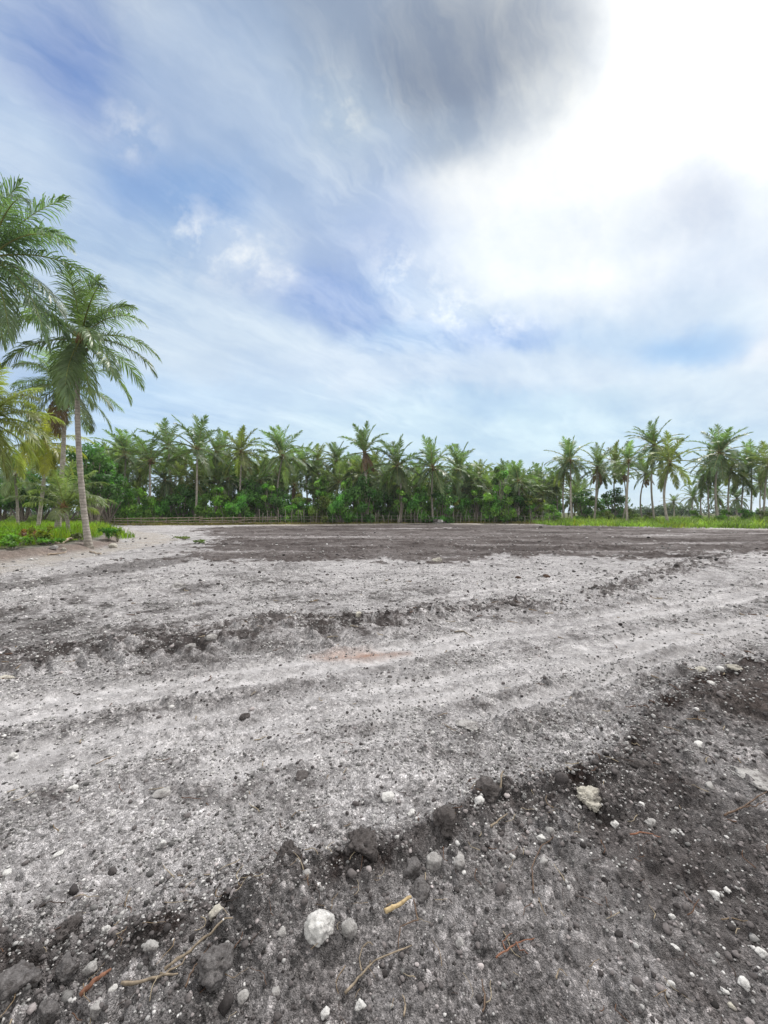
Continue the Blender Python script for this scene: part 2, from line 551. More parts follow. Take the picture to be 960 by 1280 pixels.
M_TWIG = wood_mat('dry_twig', (0.10, 0.08, 0.06), (0.30, 0.245, 0.185), 60)
M_ROOT = wood_mat('red_root', (0.06, 0.043, 0.035), (0.16, 0.11, 0.08), 60)
M_RED = wood_mat('red_fibre', (0.10, 0.05, 0.035), (0.26, 0.13, 0.085), 60)
M_YELLOW = wood_mat('split_wood', (0.24, 0.17, 0.09), (0.56, 0.44, 0.26), 70)
M_BAMBOO = wood_mat('weathered_bamboo', (0.20, 0.15, 0.11), (0.46, 0.39, 0.31), 3)
M_STAKE = wood_mat('grey_stake', (0.15, 0.13, 0.11), (0.36, 0.33, 0.29), 3)

# ================================================================== the field
def W(pts):
    return [G(*p) for p in pts]


EDGE = [(-260, 1330), (-120, 1265), (0, 1212), (150, 1172), (250, 1120), (340, 1090), (450, 1062), (560, 1022), (640, 992), (740, 962), (800, 920), (850, 872), (900, 842), (980, 824), (1150, 800)]
EDGE_W = W([(px, py + 24 * min(1, (py - 780) / 260)) for px, py in EDGE])
DARK_POLY = EDGE_W + [(6.5, 3.0), (6.5, -4), (-1.6, -4)]
BERM_W = W([(-150, 858), (0, 832), (100, 815), (200, 800), (330, 782), (430, 782), (520, 770), (620, 757), (700, 748), (760, 740), (850, 712), (930, 690)])
TRACKS = [W([(-150, 932), (0, 892), (200, 862), (330, 842), (480, 818), (620, 793), (760, 772), (860, 757), (960, 740), (1150, 712)]),
          W([(-150, 1005), (0, 965), (200, 918), (330, 893), (480, 870), (600, 850), (700, 828), (800, 803), (960, 776), (1150, 745)]),
          W([(300, 945), (480, 905), (600, 880), (720, 846), (830, 815), (960, 790)]),
          W([(520, 752), (700, 728), (830, 710), (960, 694), (1150, 676)]),
          W([(560, 800), (700, 776), (830, 752), (960, 726), (1150, 704)]), W([(640, 880), (740, 845), (850, 818), (960, 792), (1150, 760)])]
FARDARK = W([(215, 697), (330, 704), (450, 700), (560, 702), (700, 694), (830, 700), (960, 690), (1300, 690), (1500, 664), (960, 662.5), (860, 660.5), (680, 656.0), (560, 654.6), (330, 656.5), (250, 660), (262, 671), (245, 685)])
LEFTDARK = W([(-150, 790), (0, 742), (90, 728), (180, 712), (260, 696), (230, 690), (140, 706), (50, 722), (0, 733), (-150, 765)])
PATH = W([(-300, 758), (0, 722), (60, 706), (150, 690), (205, 680), (222, 673), (195, 666), (150, 661.5), (150, 676), (120, 686), (60, 694), (0, 703), (-300, 745)])
FARSAND = W([(300, 656.6), (330, 655.6), (560, 653.6), (690, 655.2), (700, 656.0), (560, 655.0), (340, 657.4)])
RIGHTSAND = W([(800, 661), (880, 661.4), (960, 661.6), (1300, 663), (1300, 664.5), (960, 662.6), (880, 662.2)])
BANK = W([(-300, 748), (0, 706), (60, 697), (115, 689.5), (152, 680), (150, 668), (120, 660)]) + [(-60, 52), (-80, 8)]
RIGHTBANK = W([(690, 656.8), (760, 657.6), (860, 660.2), (960, 661.2), (1300, 662.5)]) + [(160, 60), (40, 64), (24, 58)]
FIELD_FAR = W([(-200, 652), (110, 656), (250, 657), (340, 656), (560, 654.2), (690, 655.5), (760, 657), (860, 660), (960, 661), (1400, 662)])
MEADOW = FIELD_FAR + [(400, 90), (400, 3000), (-3000, 3000), (-3000, 60), (-150, 60)]
ORANGE = W([(385, 822), (420, 813), (470, 810), (510, 814), (480, 820), (420, 826)])
BROWNPATCH = W([(860, 880), (900, 850), (960, 835), (1080, 830), (1080, 900), (960, 905)])
TREAD = W([(20, 838), (80, 832), (140, 825), (205, 815), (300, 805)])


def ground(x, y, want_col=False):
    """height (and albedo) of the field at x, y"""
    r = np.hypot(x, y) + 0.05
    front = np.abs(np.arctan2(x, y)) < R(60)
    wamp = np.clip(0.035 * r, 0.03, 1.2)
    wx = x + wamp * fbm(x / (6 * wamp) + 11, y / (6 * wamp), 301, 3)
    wy = y + wamp * fbm(x / (6 * wamp) - 5, y / (6 * wamp) + 3, 302, 3)

    dk = poly_sd(wx, wy, DARK_POLY)
    dark_in = sstep(-0.06, 0.10, dk + 0.16 * fbm(x * 4, y * 4, 311, 4, 0.65))
    ed, _, _ = line_dist(wx, wy, EDGE_W)
    edge = np.exp(-((ed - 0.02) / 0.12) ** 2)
    bd, bs, _ = line_dist(wx, wy, BERM_W)
    berm = np.exp(-(bd / (0.50 + 0.25 * vnoise(bs * 0.9, bs * 0 + 2.2, 33))) ** 2) * sstep(-0.75, 0.0, vnoise(bs * 0.7, bs * 0 + 5.1, 34) + 0.3)
    brk = fbm(x * 1.3, y * 1.3, 310, 4, 0.65)
    far = sstep(-0.15, 0.35, poly_sd(wx, wy, FARDARK) / np.clip(r / 12, 0.5, 2) + 1.7 * brk + 0.5 * fbm(x * 5, y * 5, 312, 3))
    ldark = sstep(-0.15, 0.25, poly_sd(wx, wy, LEFTDARK) + 0.6 * brk)
    path = sstep(-0.2, 0.4, poly_sd(wx, wy, PATH) + 0.7 * brk)
    bk = poly_sd(wx, wy, BANK)
    bank = sstep(0.0, 1.0, bk)
    rb = poly_sd(wx, wy, RIGHTBANK)
    rbank = sstep(0.0, 1.2, rb)
    meadow = sstep(-0.3, 1.0, poly_sd(wx, wy, MEADOW))

    def lod(lam):                     # an octave fades once the mesh can no longer carry it
        return sstep(0.25, 0.6, lam / (r * 0.011))
    soft = np.clip(1 - bank * 0.6 - meadow, 0, 1)
    rough = 0.55 + 0.35 * dark_in + 1.4 * berm + 1.0 * edge + 0.6 * far + 0.4 * ldark + 0.9 * sstep(0.0, 0.4, fbm(x * 0.9, y * 0.9, 77, 3))
    h = 0.020 * fbm(x * 0.5, y * 0.5, 1, 3) * np.clip(r / 4, 0.3, 2)
    h += 0.012 * fbm(x * 2.2, y * 2.2, 5, 3) * rough
    h += 0.30 * bank * (1 + 0.25 * fbm(x * 0.7, y * 0.7, 9, 3)) + 0.10 * rbank
    # tyre tracks: worn smooth, a shallow groove with a low shoulder on both sides
    trk = np.zeros_like(x); tread = np.zeros_like(x); flank = np.zeros_like(x)
    for k, T in enumerate(TRACKS):
        td, ts, side = line_dist(x + 0.25 * (wx - x), y + 0.25 * (wy - y), T)
        w = 0.10 if k < 2 else 0.07
        brkt = np.clip(0.85 + 0.5 * vnoise(ts * 0.9, ts * 0 + 7 * k, 45 + k), 0.4, 1)
        g = np.exp(-(np.abs(td - 0.15 * (k < 4)) / w) ** 4) * (1.0 if k < 2 else 0.75) * brkt
        if k < 2:
            trk = np.maximum(trk, 0.55 * np.exp(-(td / 0.34) ** 4) * brkt)
        trk = np.maximum(trk, g)
        flank = np.maximum(flank, np.exp(-((td - 0.40) / 0.11) ** 2) * (1.0 if k < 2 else 0.5))
        h += -0.018 * g + 0.022 * np.exp(-((td - 0.15 - w * 1.5) / 0.05) ** 2) * (0.6 + 0.6 * vnoise(ts * 2.3, ts * 0 + k, 40 + k))
        tread += g * np.sin((ts + side * td * 0.7) * 2 * math.pi / 0.15) * 0.006 * sstep(-0.2, 0.5, vnoise(ts * 0.8, ts * 0 + 3.3 * k, 50 + k))
    h += tread * lod(0.1)
    td, ts, side = line_dist(x, y, TREAD)
    bar = np.exp(-(td / 0.26) ** 4)
    h += bar * (0.03 * np.tanh(2.5 * np.sin((ts + side * td * 0.45) * 2 * math.pi / 0.27)) - 0.02) * lod(0.15)
    smooth = np.clip(1 - 0.75 * trk - 0.5 * bar - 0.3 * path, 0.12, 1)
    # ridges of pushed-up soil
    h += berm * (0.055 + 0.09 * fbm(x * 1.6, y * 1.6, 21, 4)) + edge * (0.045 + 0.08 * fbm(x * 3, y * 3, 22, 4))
    h += -0.03 * dark_in * sstep(0.2, 0.9, dk)
    # far furrows left by the blade
    fur = fbm(x * 0.05 + 2, y * 0.9 + 0.10 * x, 31, 3)
    h += far * 0.07 * fur * (1 - meadow)
    tone = np.zeros_like(x)
    rocky = np.clip(rough * smooth * soft, 0, 2.6)
    for lam, amp, seed, pr in ((0.34, 0.50, 60, 0.30), (0.15, 0.62, 63, 0.40), (0.065, 0.70, 66, 0.5), (0.028, 0.75, 69, 0.6), (0.013, 0.8, 72, 0.7)):
        hh, tt = lumps(x, y, lam, seed, pr)
        gate = rocky / 2.0 if lam > 0.2 else (np.clip(rocky / 1.5, 0, 1.3) if lam > 0.1 else np.clip(0.35 + rocky / 2, 0, 1.2))
        q = hh * amp * gate * lod(lam) * soft * (1 + 0.45 * fbm(x / lam * 2.6, y / lam * 2.6, seed + 200, 3, 0.65))
        if lam > 0.2:
            q = q * sstep(0.7, 1.6, rocky)
        h += q
        tone += (tt - 0.5) * np.clip(hh / (0.25 * lam), 0, 1) * lod(lam * 0.8) * {0.34: .5, 0.15: .8, 0.065: .9, 0.028: 1.1, 0.013: .9}[lam]
    h += (0.010 * fbm(x * 9, y * 9, 80, 4, 0.65) * lod(0.07) + 0.006 * fbm(x * 40, y * 40, 84, 3, 0.65) * lod(0.02)) * np.clip(0.3 + rocky, 0, 1.8)
    h = np.where(r > 90, 0.0, h * (1 - sstep(60, 90, r)))
    if not want_col:
        return h
    # ---- albedo: which soil lies where
    light = np.array([0.400, 0.384, 0.391]); darkc = np.array([0.104, 0.095, 0.095]); sand = np.array([0.35, 0.318, 0.292])
    orange = np.array([0.30, 0.15, 0.085]); brown = np.array([0.045, 0.033, 0.029]); turf = np.array([0.075, 0.085, 0.03])
    drysoil = np.array([0.13, 0.11, 0.075])
    pat = fbm(x * 1.1, y * 1.1, 101, 5, 0.6)
    pat2 = fbm(x * 0.35 + 4, y * 0.35, 102, 4, 0.6)
    fine = fbm(x * 5, y * 5, 103, 4, 0.65)
    crum = fbm(x * 17, y * 17, 107, 4, 0.7)
    D = 0.22 + 0.42 * pat + 0.20 * pat2 + 0.60 * fine + 0.55 * crum * lod(0.05)
    nearzone = sstep(9.0, 3.0, y)
    D = D + 0.05 * nearzone
    D = np.maximum(D, dark_in * (0.80 + 0.26 * fine - 0.24 * sstep(-0.1, 0.5, pat) + 0.25 * sstep(0.25, 0.5, fbm(x * 0.8 + 3, y * 0.8, 130, 3))))
    D = np.maximum(D, 0.92 * sstep(0.18, 0.8, berm * (0.75 + 1.1 * fine + 0.8 * crum + 0.5 * pat)))
    D = np.maximum(D, edge * (1.12 + 0.5 * fine))
    strk = 0.5 * fbm(x * 0.05, y * 0.5 + 0.08 * x, 105, 4, 0.6) + 0.9 * fbm(x * 0.5, y * 0.8, 108, 5, 0.7)
    D = np.maximum(D, far * (0.86 + 0.40 * strk + 0.22 * fine))
    D = np.where(far > 0.3, D - 0.45 * far * sstep(0.30, 0.5, fbm(x * 0.06 + 5, y * 0.7, 106, 3) + 0.35 * fine), D)
    D = np.maximum(D, ldark * (0.75 + 0.3 * fine))
    D = D * (1 - 0.92 * trk * (1 - 0.6 * np.maximum(dark_in, far))) - 0.34 * trk
    zone = sstep(3.9, 4.8, y) * sstep(11.5, 8, y) * sstep(2.5, -0.5, x)
    D = D + 0.40 * zone * (1 - trk) * sstep(0.0, 0.42, pat + 0.45 * fine)
    D = D + 0.30 * np.maximum(flank, 0) * (0.6 + 1.2 * fine)
    D = np.clip(D, -0.38, np.where(zone > 0.2, 1.08, 1.26))
    c = light * (1 + 0.10 * fine)[..., None] * (1 - D)[..., None] + darkc * D[..., None]
    c = c * (1 - np.array([0.42, 0.48, 0.50]) * (np.maximum(far, 0.6 * berm) * np.clip(D, 0, 1))[..., None])
    c = c + ((sand - c) * (path * (0.68 + 0.5 * pat + 0.5 * fine)).clip(0, 1)[..., None])
    sd2 = np.maximum(sstep(-0.5, 1.0, poly_sd(wx, wy, FARSAND)), sstep(-0.3, 0.6, poly_sd(wx, wy, RIGHTSAND)))
    c = c + (sand * 0.85 - c) * sd2[..., None]
    c = c + (orange - c) * (sstep(-0.12, 0.22, poly_sd(wx, wy, ORANGE)) * (0.75 + 0.5 * fine)).clip(0, 1)[..., None]
    c = c + (brown - c) * (0.85 * sstep(-0.2, 0.25, poly_sd(wx, wy, BROWNPATCH)))[..., None]
    bside = sstep(0.0, 0.5, bk) * (1 - sstep(0.7, 1.3, bk))
    c = c + (np.array([0.16, 0.12, 0.10]) - c) * (0.8 * bside)[..., None]
    g = np.maximum(np.maximum(sstep(0.7, 1.5, bk), rbank), 0)
    c = c + (drysoil * (1 + 0.4 * pat)[..., None] - c) * meadow[..., None]
    c = c + (turf - c) * np.maximum(g, sstep(62, 75, y) * meadow)[..., None]
    tn = tone * (1 - np.maximum(meadow, g)) * (1 - 0.6 * trk)
    c = c * np.exp(np.clip(tn * (0.72 + 0.5 * np.maximum(dark_in, edge)), -1.1, 1.5))[..., None]
    # chips of white limestone
    white = ((tone > 0.62 + 0.35 * sstep(-0.1, 0.4, fbm(x * 0.8, y * 0.8, 120, 3)) + 0.25 * dark_in) & (np.maximum(meadow, g) < 0.3))
    c = np.where(white[..., None], c + (np.array([0.60, 0.59, 0.58]) - c) * 0.65, c)
    grain = np.clip(1 - 0.7 * trk - 0.45 * sstep(0.0, 0.5, fbm(x * 1.3 + 8, y * 1.3, 131, 3)), 0.1, 1)
    return h, np.concatenate([np.clip(c, 0.012, 0.72), grain[..., None]], -1)


def ground_at(px, py):
    x, y = G(px, py)
    h = float(ground(np.array([x]), np.array([y]))[0])
    return x, y, h


def zat(x, y):
    return float(ground(np.array([float(x)]), np.array([float(y)]))[0])


def soil_mat():
    m, nt, out = mat_base('soil')
    a = nt.nodes.new('ShaderNodeAttribute'); a.attribute_name = 'col'
    geo = nt.nodes.new('ShaderNodeNewGeometry')
    P = geo.outputs['Position']
    v1 = nnoise(nt, 70, vec=P, kind='ShaderNodeTexVoronoi')
    v2 = nnoise(nt, 190, vec=P, kind='ShaderNodeTexVoronoi')
    n1 = nnoise(nt, 9, 8, 0.72, P)
    n2 = nnoise(nt, 45, 6, 0.7, P)
    c = a.outputs['Color']
    s1 = nt.nodes.new('ShaderNodeSeparateColor'); nt.links.new(v1.outputs['Color'], s1.inputs[0])
    s2 = nt.nodes.new('ShaderNodeSeparateColor'); nt.links.new(v2.outputs['Color'], s2.inputs[0])
    c = nmix(nt, 'MULTIPLY', 1.0, c, ramp(nt, n1.outputs['Fac'], [(0.28, 0.62), (0.52, 1.0), (0.75, 1.35)]))
    c = nmix(nt, 'MULTIPLY', a.outputs['Alpha'], c, ramp(nt, s1.outputs[0], [(0.0, 0.55), (0.25, 0.85), (0.8, 1.1), (1.0, 1.6)]))
    c = nmix(nt, 'MULTIPLY', a.outputs['Alpha'], c, ramp(nt, s2.outputs[1], [(0.0, 0.55), (0.3, 0.9), (0.8, 1.1), (1.0, 1.7)]))
    b = nt.nodes.new('ShaderNodeBsdfPrincipled')
    nt.links.new(c, b.inputs['Base Color'])
    b.inputs['Roughness'].default_value = 0.95
    b.inputs['Specular IOR Level'].default_value = 0.12
    mh = nt.nodes.new('ShaderNodeMath'); mh.operation = 'MULTIPLY_ADD'
    nt.links.new(v2.outputs['Distance'], mh.inputs[0]); mh.inputs[1].default_value = -0.8
    nt.links.new(n2.outputs['Fac'], mh.inputs[2])
    bm = nt.nodes.new('ShaderNodeBump')
    bm.inputs['Strength'].default_value = 0.9
    bm.inputs['Distance'].default_value = 0.012
    nt.links.new(mh.outputs[0], bm.inputs['Height'])
    nt.links.new(bm.outputs[0], b.inputs['Normal'])
    nt.links.new(b.outputs[0], out.inputs['Surface'])
    return m


def build_ground():
    th = np.concatenate([np.linspace(R(-56), R(56), 940, endpoint=False), np.linspace(R(56), R(304), 110, endpoint=False)])
    rr = np.concatenate([[0.02, 0.2, 0.4, 0.55, 0.68], np.exp(np.linspace(math.log(0.78), math.log(75), 1080)), np.exp(np.linspace(math.log(78), math.log(900), 30))])
    RR, TH = np.meshgrid(rr, th, indexing='ij')
    x = (RR * np.sin(TH)).ravel(); y = (RR * np.cos(TH)).ravel()
    h, c = ground(x, y, True)
    n, k = len(rr), len(th)
    i = np.arange(n - 1)[:, None] * k; j = np.arange(k)[None, :]; j2 = (j + 1) % k
    Fq = np.stack([i + j, i + k + j, i + k + j2, i + j2], -1).reshape(-1, 4)
    # corner order above faces up
    Fq = Fq[:, ::-1]
    me = mesh_np('ground', np.stack([x, y, h], 1), Fq, c, smooth=True)
    o = obj('ground', me, soil_mat())
    tag(o, kind='structure')
    return o


GROUND = build_ground()

# ================================================================== palms
def frond(A, O, az, L, e0, droop, nl, ll, wl, seed, colr, rach=(0.20, 0.20, 0.06), hang=0.55, segs=2, roll=0.0, rr0=0.035):
    """one feather leaf: a drooping midrib with leaflets hanging from both sides"""
    g = np.random.default_rng(seed)
    n = 14
    t = np.linspace(0, 1, n)
    ang = e0 - droop * t ** 1.35
    side = roll * t ** 2
    st = L / (n - 1)
    dx = np.cos(ang) * np.cos(side); dy = np.cos(ang) * np.sin(side); dz = np.sin(ang)
    P = np.zeros((n, 3))
    P[1:, 0] = np.cumsum(dx[:-1]) * st; P[1:, 1] = np.cumsum(dy[:-1]) * st; P[1:, 2] = np.cumsum(dz[:-1]) * st
    ca, sa = math.cos(az), math.sin(az)
    RZ = np.array([[ca, -sa, 0], [sa, ca, 0], [0, 0, 1.0]])
    V, Fc = tube(P @ RZ.T + O, np.linspace(rr0, rr0 * 0.15, n), 4, cap=False)
    A.add(V, Fc, rach)
    T = np.gradient(P, axis=0); T /= np.linalg.norm(T, axis=1)[:, None]
    tl = np.linspace(0.13, 0.995, nl)
    base = np.stack([np.interp(tl, t, P[:, q]) for q in range(3)], 1)
    tan = np.stack([np.interp(tl, t, T[:, q]) for q in range(3)], 1)
    tan /= np.linalg.norm(tan, axis=1)[:, None]
    up = np.cross(tan, np.cross(np.array([0, 0, 1.0]), tan)); nu = np.linalg.norm(up, axis=1)
    up = np.where(nu[:, None] > 1e-3, up / (nu[:, None] + 1e-9), np.array([0, 0, 1.0]))
    sv = np.cross(tan, up)
    shape = np.interp(tl, [0.1, 0.25, 0.5, 0.8, 1.0], [0.5, 0.85, 1.0, 0.8, 0.38])
    for s in (-1, 1):
        a = np.radians(np.interp(tl, [0.1, 0.6, 1.0], [22, 40, 68])) + g.normal(0, 0.10, nl)
        lift = 0.18 + g.normal(0, 0.10, nl)
        d0 = sv * s * np.cos(a)[:, None] + tan * np.sin(a)[:, None] + up * lift[:, None]
        d0 /= np.linalg.norm(d0, axis=1)[:, None]
        l = ll * shape * g.uniform(0.85, 1.1, nl)
        hg = np.clip(hang + g.normal(0, 0.14, nl), 0, 1)
        pts = [base]
        d = d0
        for q in range(segs):
            k = hg * (q + 0.3) / segs
            dd = d0 * (1 - k)[:, None] + np.array([0, 0, -1.0]) * (k * 1.15)[:, None]
            dd /= np.linalg.norm(dd, axis=1)[:, None] + 1e-9
            pts.append(pts[-1] + dd * (l / segs)[:, None])
        wv = tan - (np.sum(tan * d0, 1)[:, None]) * d0
        wv = wv / (np.linalg.norm(wv, axis=1)[:, None] + 1e-9) + g.normal(0, 0.25, (nl, 3))
        ws = [0.7] + [1.0] * (segs - 1) + [0.12]
        rows = []
        for q, pnt in enumerate(pts):
            rows.append(pnt - wv * wl * 0.5 * ws[q]); rows.append(pnt + wv * wl * 0.5 * ws[q])
        VV = np.stack(rows, 1)                     # nl, 2*(segs+1), 3
        m = 2 * (segs + 1)
        b = np.arange(nl)[:, None] * m
        FF = np.concatenate([np.stack([b + 2 * q, b + 2 * q + 1, b + 2 * q + 3, b + 2 * q + 2], -1).reshape(-1, 4) for q in range(segs)])
        cc = np.asarray(colr) * g.uniform(0.8, 1.25, (nl, 1)) * np.array([1, 1, 1])
        A.add((VV.reshape(-1, 3)) @ RZ.T + O, FF, np.repeat(cc, m, 0))


def palm_trunk_mesh(base, top, r0, r1, bend, seed, rings=26, k=12):
    g = np.random.default_rng(seed)
    base = np.array(base, float); top = np.array(top, float)
    t = np.linspace(0, 1, rings)
    P = base + (top - base) * t[:, None]
    P[:, 0] += bend[0] * np.sin(t * math.pi) + 0.03 * np.sin(t * 7 + seed)
    P[:, 1] += bend[1] * np.sin(t * math.pi)
    rad = r1 + (r0 - r1) * (1 - t) ** 1.2 + 0.55 * r0 * np.exp(-t / 0.035)
    rad = rad * (1 + 0.05 * g.normal(size=rings))
    V, Fc = tube(P, rad, k)
    return V, Fc


def palm_colour(g, yellow, age):
    c = np.array([0.115, 0.175, 0.085]) * (1 - yellow) + np.array([0.33, 0.32, 0.04]) * yellow
    return c * g.uniform(0.8, 1.2) * (1 - 0.15 * age) + np.array([0.05, 0.03, 0.0]) * max(0, age - 0.75) * 2


def frond_plan(n, seed, emin=-60, emax=84):
    g = np.random.default_rng(seed)
    out = []
    for i in range(n):
        age = i / (n - 1)
        az = i * 2.39996 + g.normal(0, 0.2)
        e0 = R(emax + (emin - emax) * age ** 1.05 + g.normal(0, 6))
        droop = R(26 + 30 * math.sin(math.pi * min(1, age * 1.1)) + g.normal(0, 9))
        if e0 - droop < R(-88):
            droop = max(R(6), e0 + R(88))
        out.append((az, e0, droop, (0.72 + 0.28 * math.sin(math.pi * (0.15 + 0.7 * age))) * g.uniform(0.92, 1.05), age, g.normal(0, 0.25)))
    return out


def near_palm(name, label, base, top, L, nf, seed, yellow=0.0, r0=0.15, r1=0.095, bend=(0, 0), emin=-62, extra=(), dead=0, nuts=5, nl=58, group='palms on the grassy bank', sag=14):
    t = thing(name, label, 'palm tree', base, group)
    bz = np.array(base, float); tp = np.array(top, float) - bz
    V, Fc = palm_trunk_mesh((0, 0, -0.15), tp, r0, r1, bend, seed)
    obj('trunk', mesh_np('trunk', V, Fc, smooth=True), M_TRUNK, t)
    g = np.random.default_rng(seed + 5)
    # fibrous head where the leaf bases clasp the trunk
    hd = [tp + np.array([0, 0, z]) for z in np.linspace(-0.35, 0.5, 8)]
    V, Fc = tube(hd, np.array([r1, r1 * 1.5, r1 * 2.1, r1 * 2.3, r1 * 2.0, r1 * 1.6, r1, r1 * 0.4]), 10)
    obj('leaf_sheath', mesh_np('leaf_sheath', V, Fc, smooth=True), M_FIBRE, t)
    plan = frond_plan(nf, seed, emin)
    plan += [(R(a), R(e), R(dr), ls, 0.5, 0.0) for a, e, dr, ls in extra]
    for i, (az, e0, dr, ls, age, roll) in enumerate(plan):
        A = Acc()
        O = tp + np.array([math.cos(az) * r1 * 0.8, math.sin(az) * r1 * 0.8, 0.35 * (1 - age)])
        isdead = dead and i >= nf - dead and i < nf
        c = np.array([0.16, 0.10, 0.055]) if isdead else palm_colour(g, yellow, age) * np.array([1.0, 1.02, 1.3])  # bluish haze painted into the live leaf colour of the near palms
        frond(A, O, az, L * ls, e0, min(dr + R(sag), max(R(8), e0 + R(87))), nl, L * 0.29, 0.034, seed * 31 + i, c * g.uniform(.8, 1.25), rach=(0.27, 0.28, 0.10) if not isdead else (0.2, 0.13, 0.07), hang=0.62 + 0.26 * age, segs=3, roll=roll)
        f = obj('frond', A.mesh('frond'), M_PALM, t)
        if isdead:
            f['label'] = 'brown dead frond hanging down'
    for i in range(nuts):
        a = i * 2.4 + seed
        bpy_me = rock_mesh('coconut', 0.10, seed + i, 2, 0.03)
        obj('coconut', bpy_me, M_NUT, t, loc=tuple(tp + np.array([math.cos(a) * r1 * 2.4, math.sin(a) * r1 * 2.4, -0.12 - 0.12 * (i % 3)])))
    return t


# ------------------------------------------------------------------ stones
def ico(sub):
    import bmesh
    bm = bmesh.new()
    bmesh.ops.create_icosphere(bm, subdivisions=sub, radius=1.0)
    V = np.array([v.co[:] for v in bm.verts]); Fc = np.array([[v.index for v in f.verts] for f in bm.faces])
    bm.free()
    return V, Fc


ICO = {s: ico(s) for s in (1, 2, 3, 4, 5)}


def noise3(P, seed):
    s = np.zeros(len(P))
    g = np.random.default_rng(seed)
    for o in range(3):
        for _ in range(3):
            k = g.normal(size=3) * (1.6 * 2 ** o); s += np.sin(P @ k + g.uniform(0, 6.28)) * 0.5 ** o / 3
    return s


def vn3(P, seed):
    I = np.floor(P).astype(np.int64); f = P - I
    f = f * f * (3 - 2 * f)
    r = 0
    for a in (0, 1):
        for b in (0, 1):
            for c in (0, 1):
                w = (f[:, 0] if a else 1 - f[:, 0]) * (f[:, 1] if b else 1 - f[:, 1]) * (f[:, 2] if c else 1 - f[:, 2])
                r = r + w * hash2(I[:, 0] + a + 7919 * (I[:, 2] + c), I[:, 1] + b, seed)
    return r * 2 - 1


def rock_shape(r, seed, sub=3, rough=0.25, flat=0.75, facets=12):
    V, Fc = ICO[sub]
    g = np.random.default_rng(seed)
    P = V.copy()
    d = np.ones(len(P))
    for _ in range(facets):                     # broken faces
        n = g.normal(size=3); n /= np.linalg.norm(n)
        q = g.uniform(0.55, 0.9)
        dp = P @ n
        d = np.where(dp > 1e-3, np.minimum(d, q / np.maximum(dp, 1e-3)), d)
    d = d * (1 + rough * noise3(V, seed + 3))
    if sub >= 3:
        q = np.abs(vn3(V * 2.6 + 7, seed + 8)) + 0.6 * np.abs(vn3(V * 5.5 + 3, seed + 12)) + 0.4 * np.abs(vn3(V * 12 + 5, seed + 15)) + 0.25 * np.abs(vn3(V * 26 + 1, seed + 19))
        d = d * (1.0 + (0.75 if rough < 0.3 else 1.3) * rough * (0.9 - q))
    P = P * d[:, None] * np.array([g.uniform(0.9, 1.15), g.uniform(0.85, 1.05), flat * g.uniform(0.85, 1.1)])
    a = g.uniform(0, 6.28)
    c, s = math.cos(a), math.sin(a)
    P = P @ np.array([[c, -s, 0], [s, c, 0], [0, 0, 1]]).T
    return P * r, Fc


def rock_mesh(name, r, seed, sub=3, rough=0.25, flat=0.75, facets=12):
    V, Fc = rock_shape(r, seed, sub, rough, flat, facets)
    return mesh_np(name, V, Fc, smooth=(rough < 0.1 or sub >= 3))


# near palms on the left bank
def bank_base(px, d):
    x = (px - 480) / F * d
    return (x, d, zat(x, d))


def build_near_palms():
    b = bank_base(113, 16.3)
    near_palm('coconut_palm', 'tall coconut palm on the bank edge by the sandy track, its pale trunk leaning left', b, at(101, 428, 16.3), 2.95, 19, 11,
              0.10, 0.118, 0.078, (-0.30, 0), -66, extra=[(-8, 42, 70, 0.98), (6, 0, 52, 1.05), (186, 35, 55, 0.95), (20, 66, 45, .8), (150, -40, 35, 1.0), (-70, -55, 22, 1.05)], dead=0, nuts=6)
    x, y, z = at(-14, 328, 13.0)
    near_palm('coconut_palm', 'highest coconut palm, its crown cut by the left border of the view', (x - 0.5, y, zat(x, y)), (x, y, z), 3.0, 20, 23,
              0.02, 0.14, 0.10, (-0.3, 0), -66, extra=[(-12, 28, 62, 1.05), (15, 62, 22, 1.0), (-5, -35, 48, 1.05), (10, 50, 40, .7)], nuts=4)
    b = bank_base(72, 25.0)
    near_palm('coconut_palm', 'slender coconut palm standing just left of and behind the leaning bank palm', b, at(80, 485, 25.0), 3.3, 24, 35,
              0.12, 0.15, 0.10, (0.1, 0), -66, extra=[(175, 20, 40, 1.0), (180, 50, 45, .9)], dead=2, nuts=6)
    b = bank_base(47, 28.0)
    near_palm('coconut_palm', 'short coconut palm with yellowing fronds on a thin curved pale trunk', b, at(56, 556, 28.0), 2.7, 20, 47,
              0.85, 0.13, 0.085, (0.12, 0), -55, nuts=5)
    x, y, z = at(-14, 530, 19.0)
    near_palm('coconut_palm', 'bright yellow-green palm leaning in at the left border above the weeds', (x - 0.6, y, zat(x, y)), (x, y, z), 3.0, 22, 59,
              0.5, 0.14, 0.095, (0, 0), -58, extra=[(-10, 30, 70, .9), (5, 8, 62, .95), (-5, 55, 70, .9)], nuts=3)
    b = bank_base(23, 33.0)
    near_palm('coconut_palm', 'small dark palm with a thin trunk in the shade behind the weeds', b, at(19, 592, 33.0), 2.4, 18, 61, 0.15, 0.11, 0.08, (0, 0), -60, nuts=3, nl=44)
    b = bank_base(88, 24.0)
    near_palm('young_palm', 'young palm with a short leaning white stem, its low fronds arching over the bank', b, at(80, 636, 24.0), 2.7, 12, 73,
              0.25, 0.12, 0.09, (0, 0), 8, extra=[(-4, 42, 80, .95), (12, 20, 35, .8), (170, 50, 60, .9), (60, 75, 40, 1.0)], nuts=0, nl=50)


build_near_palms()

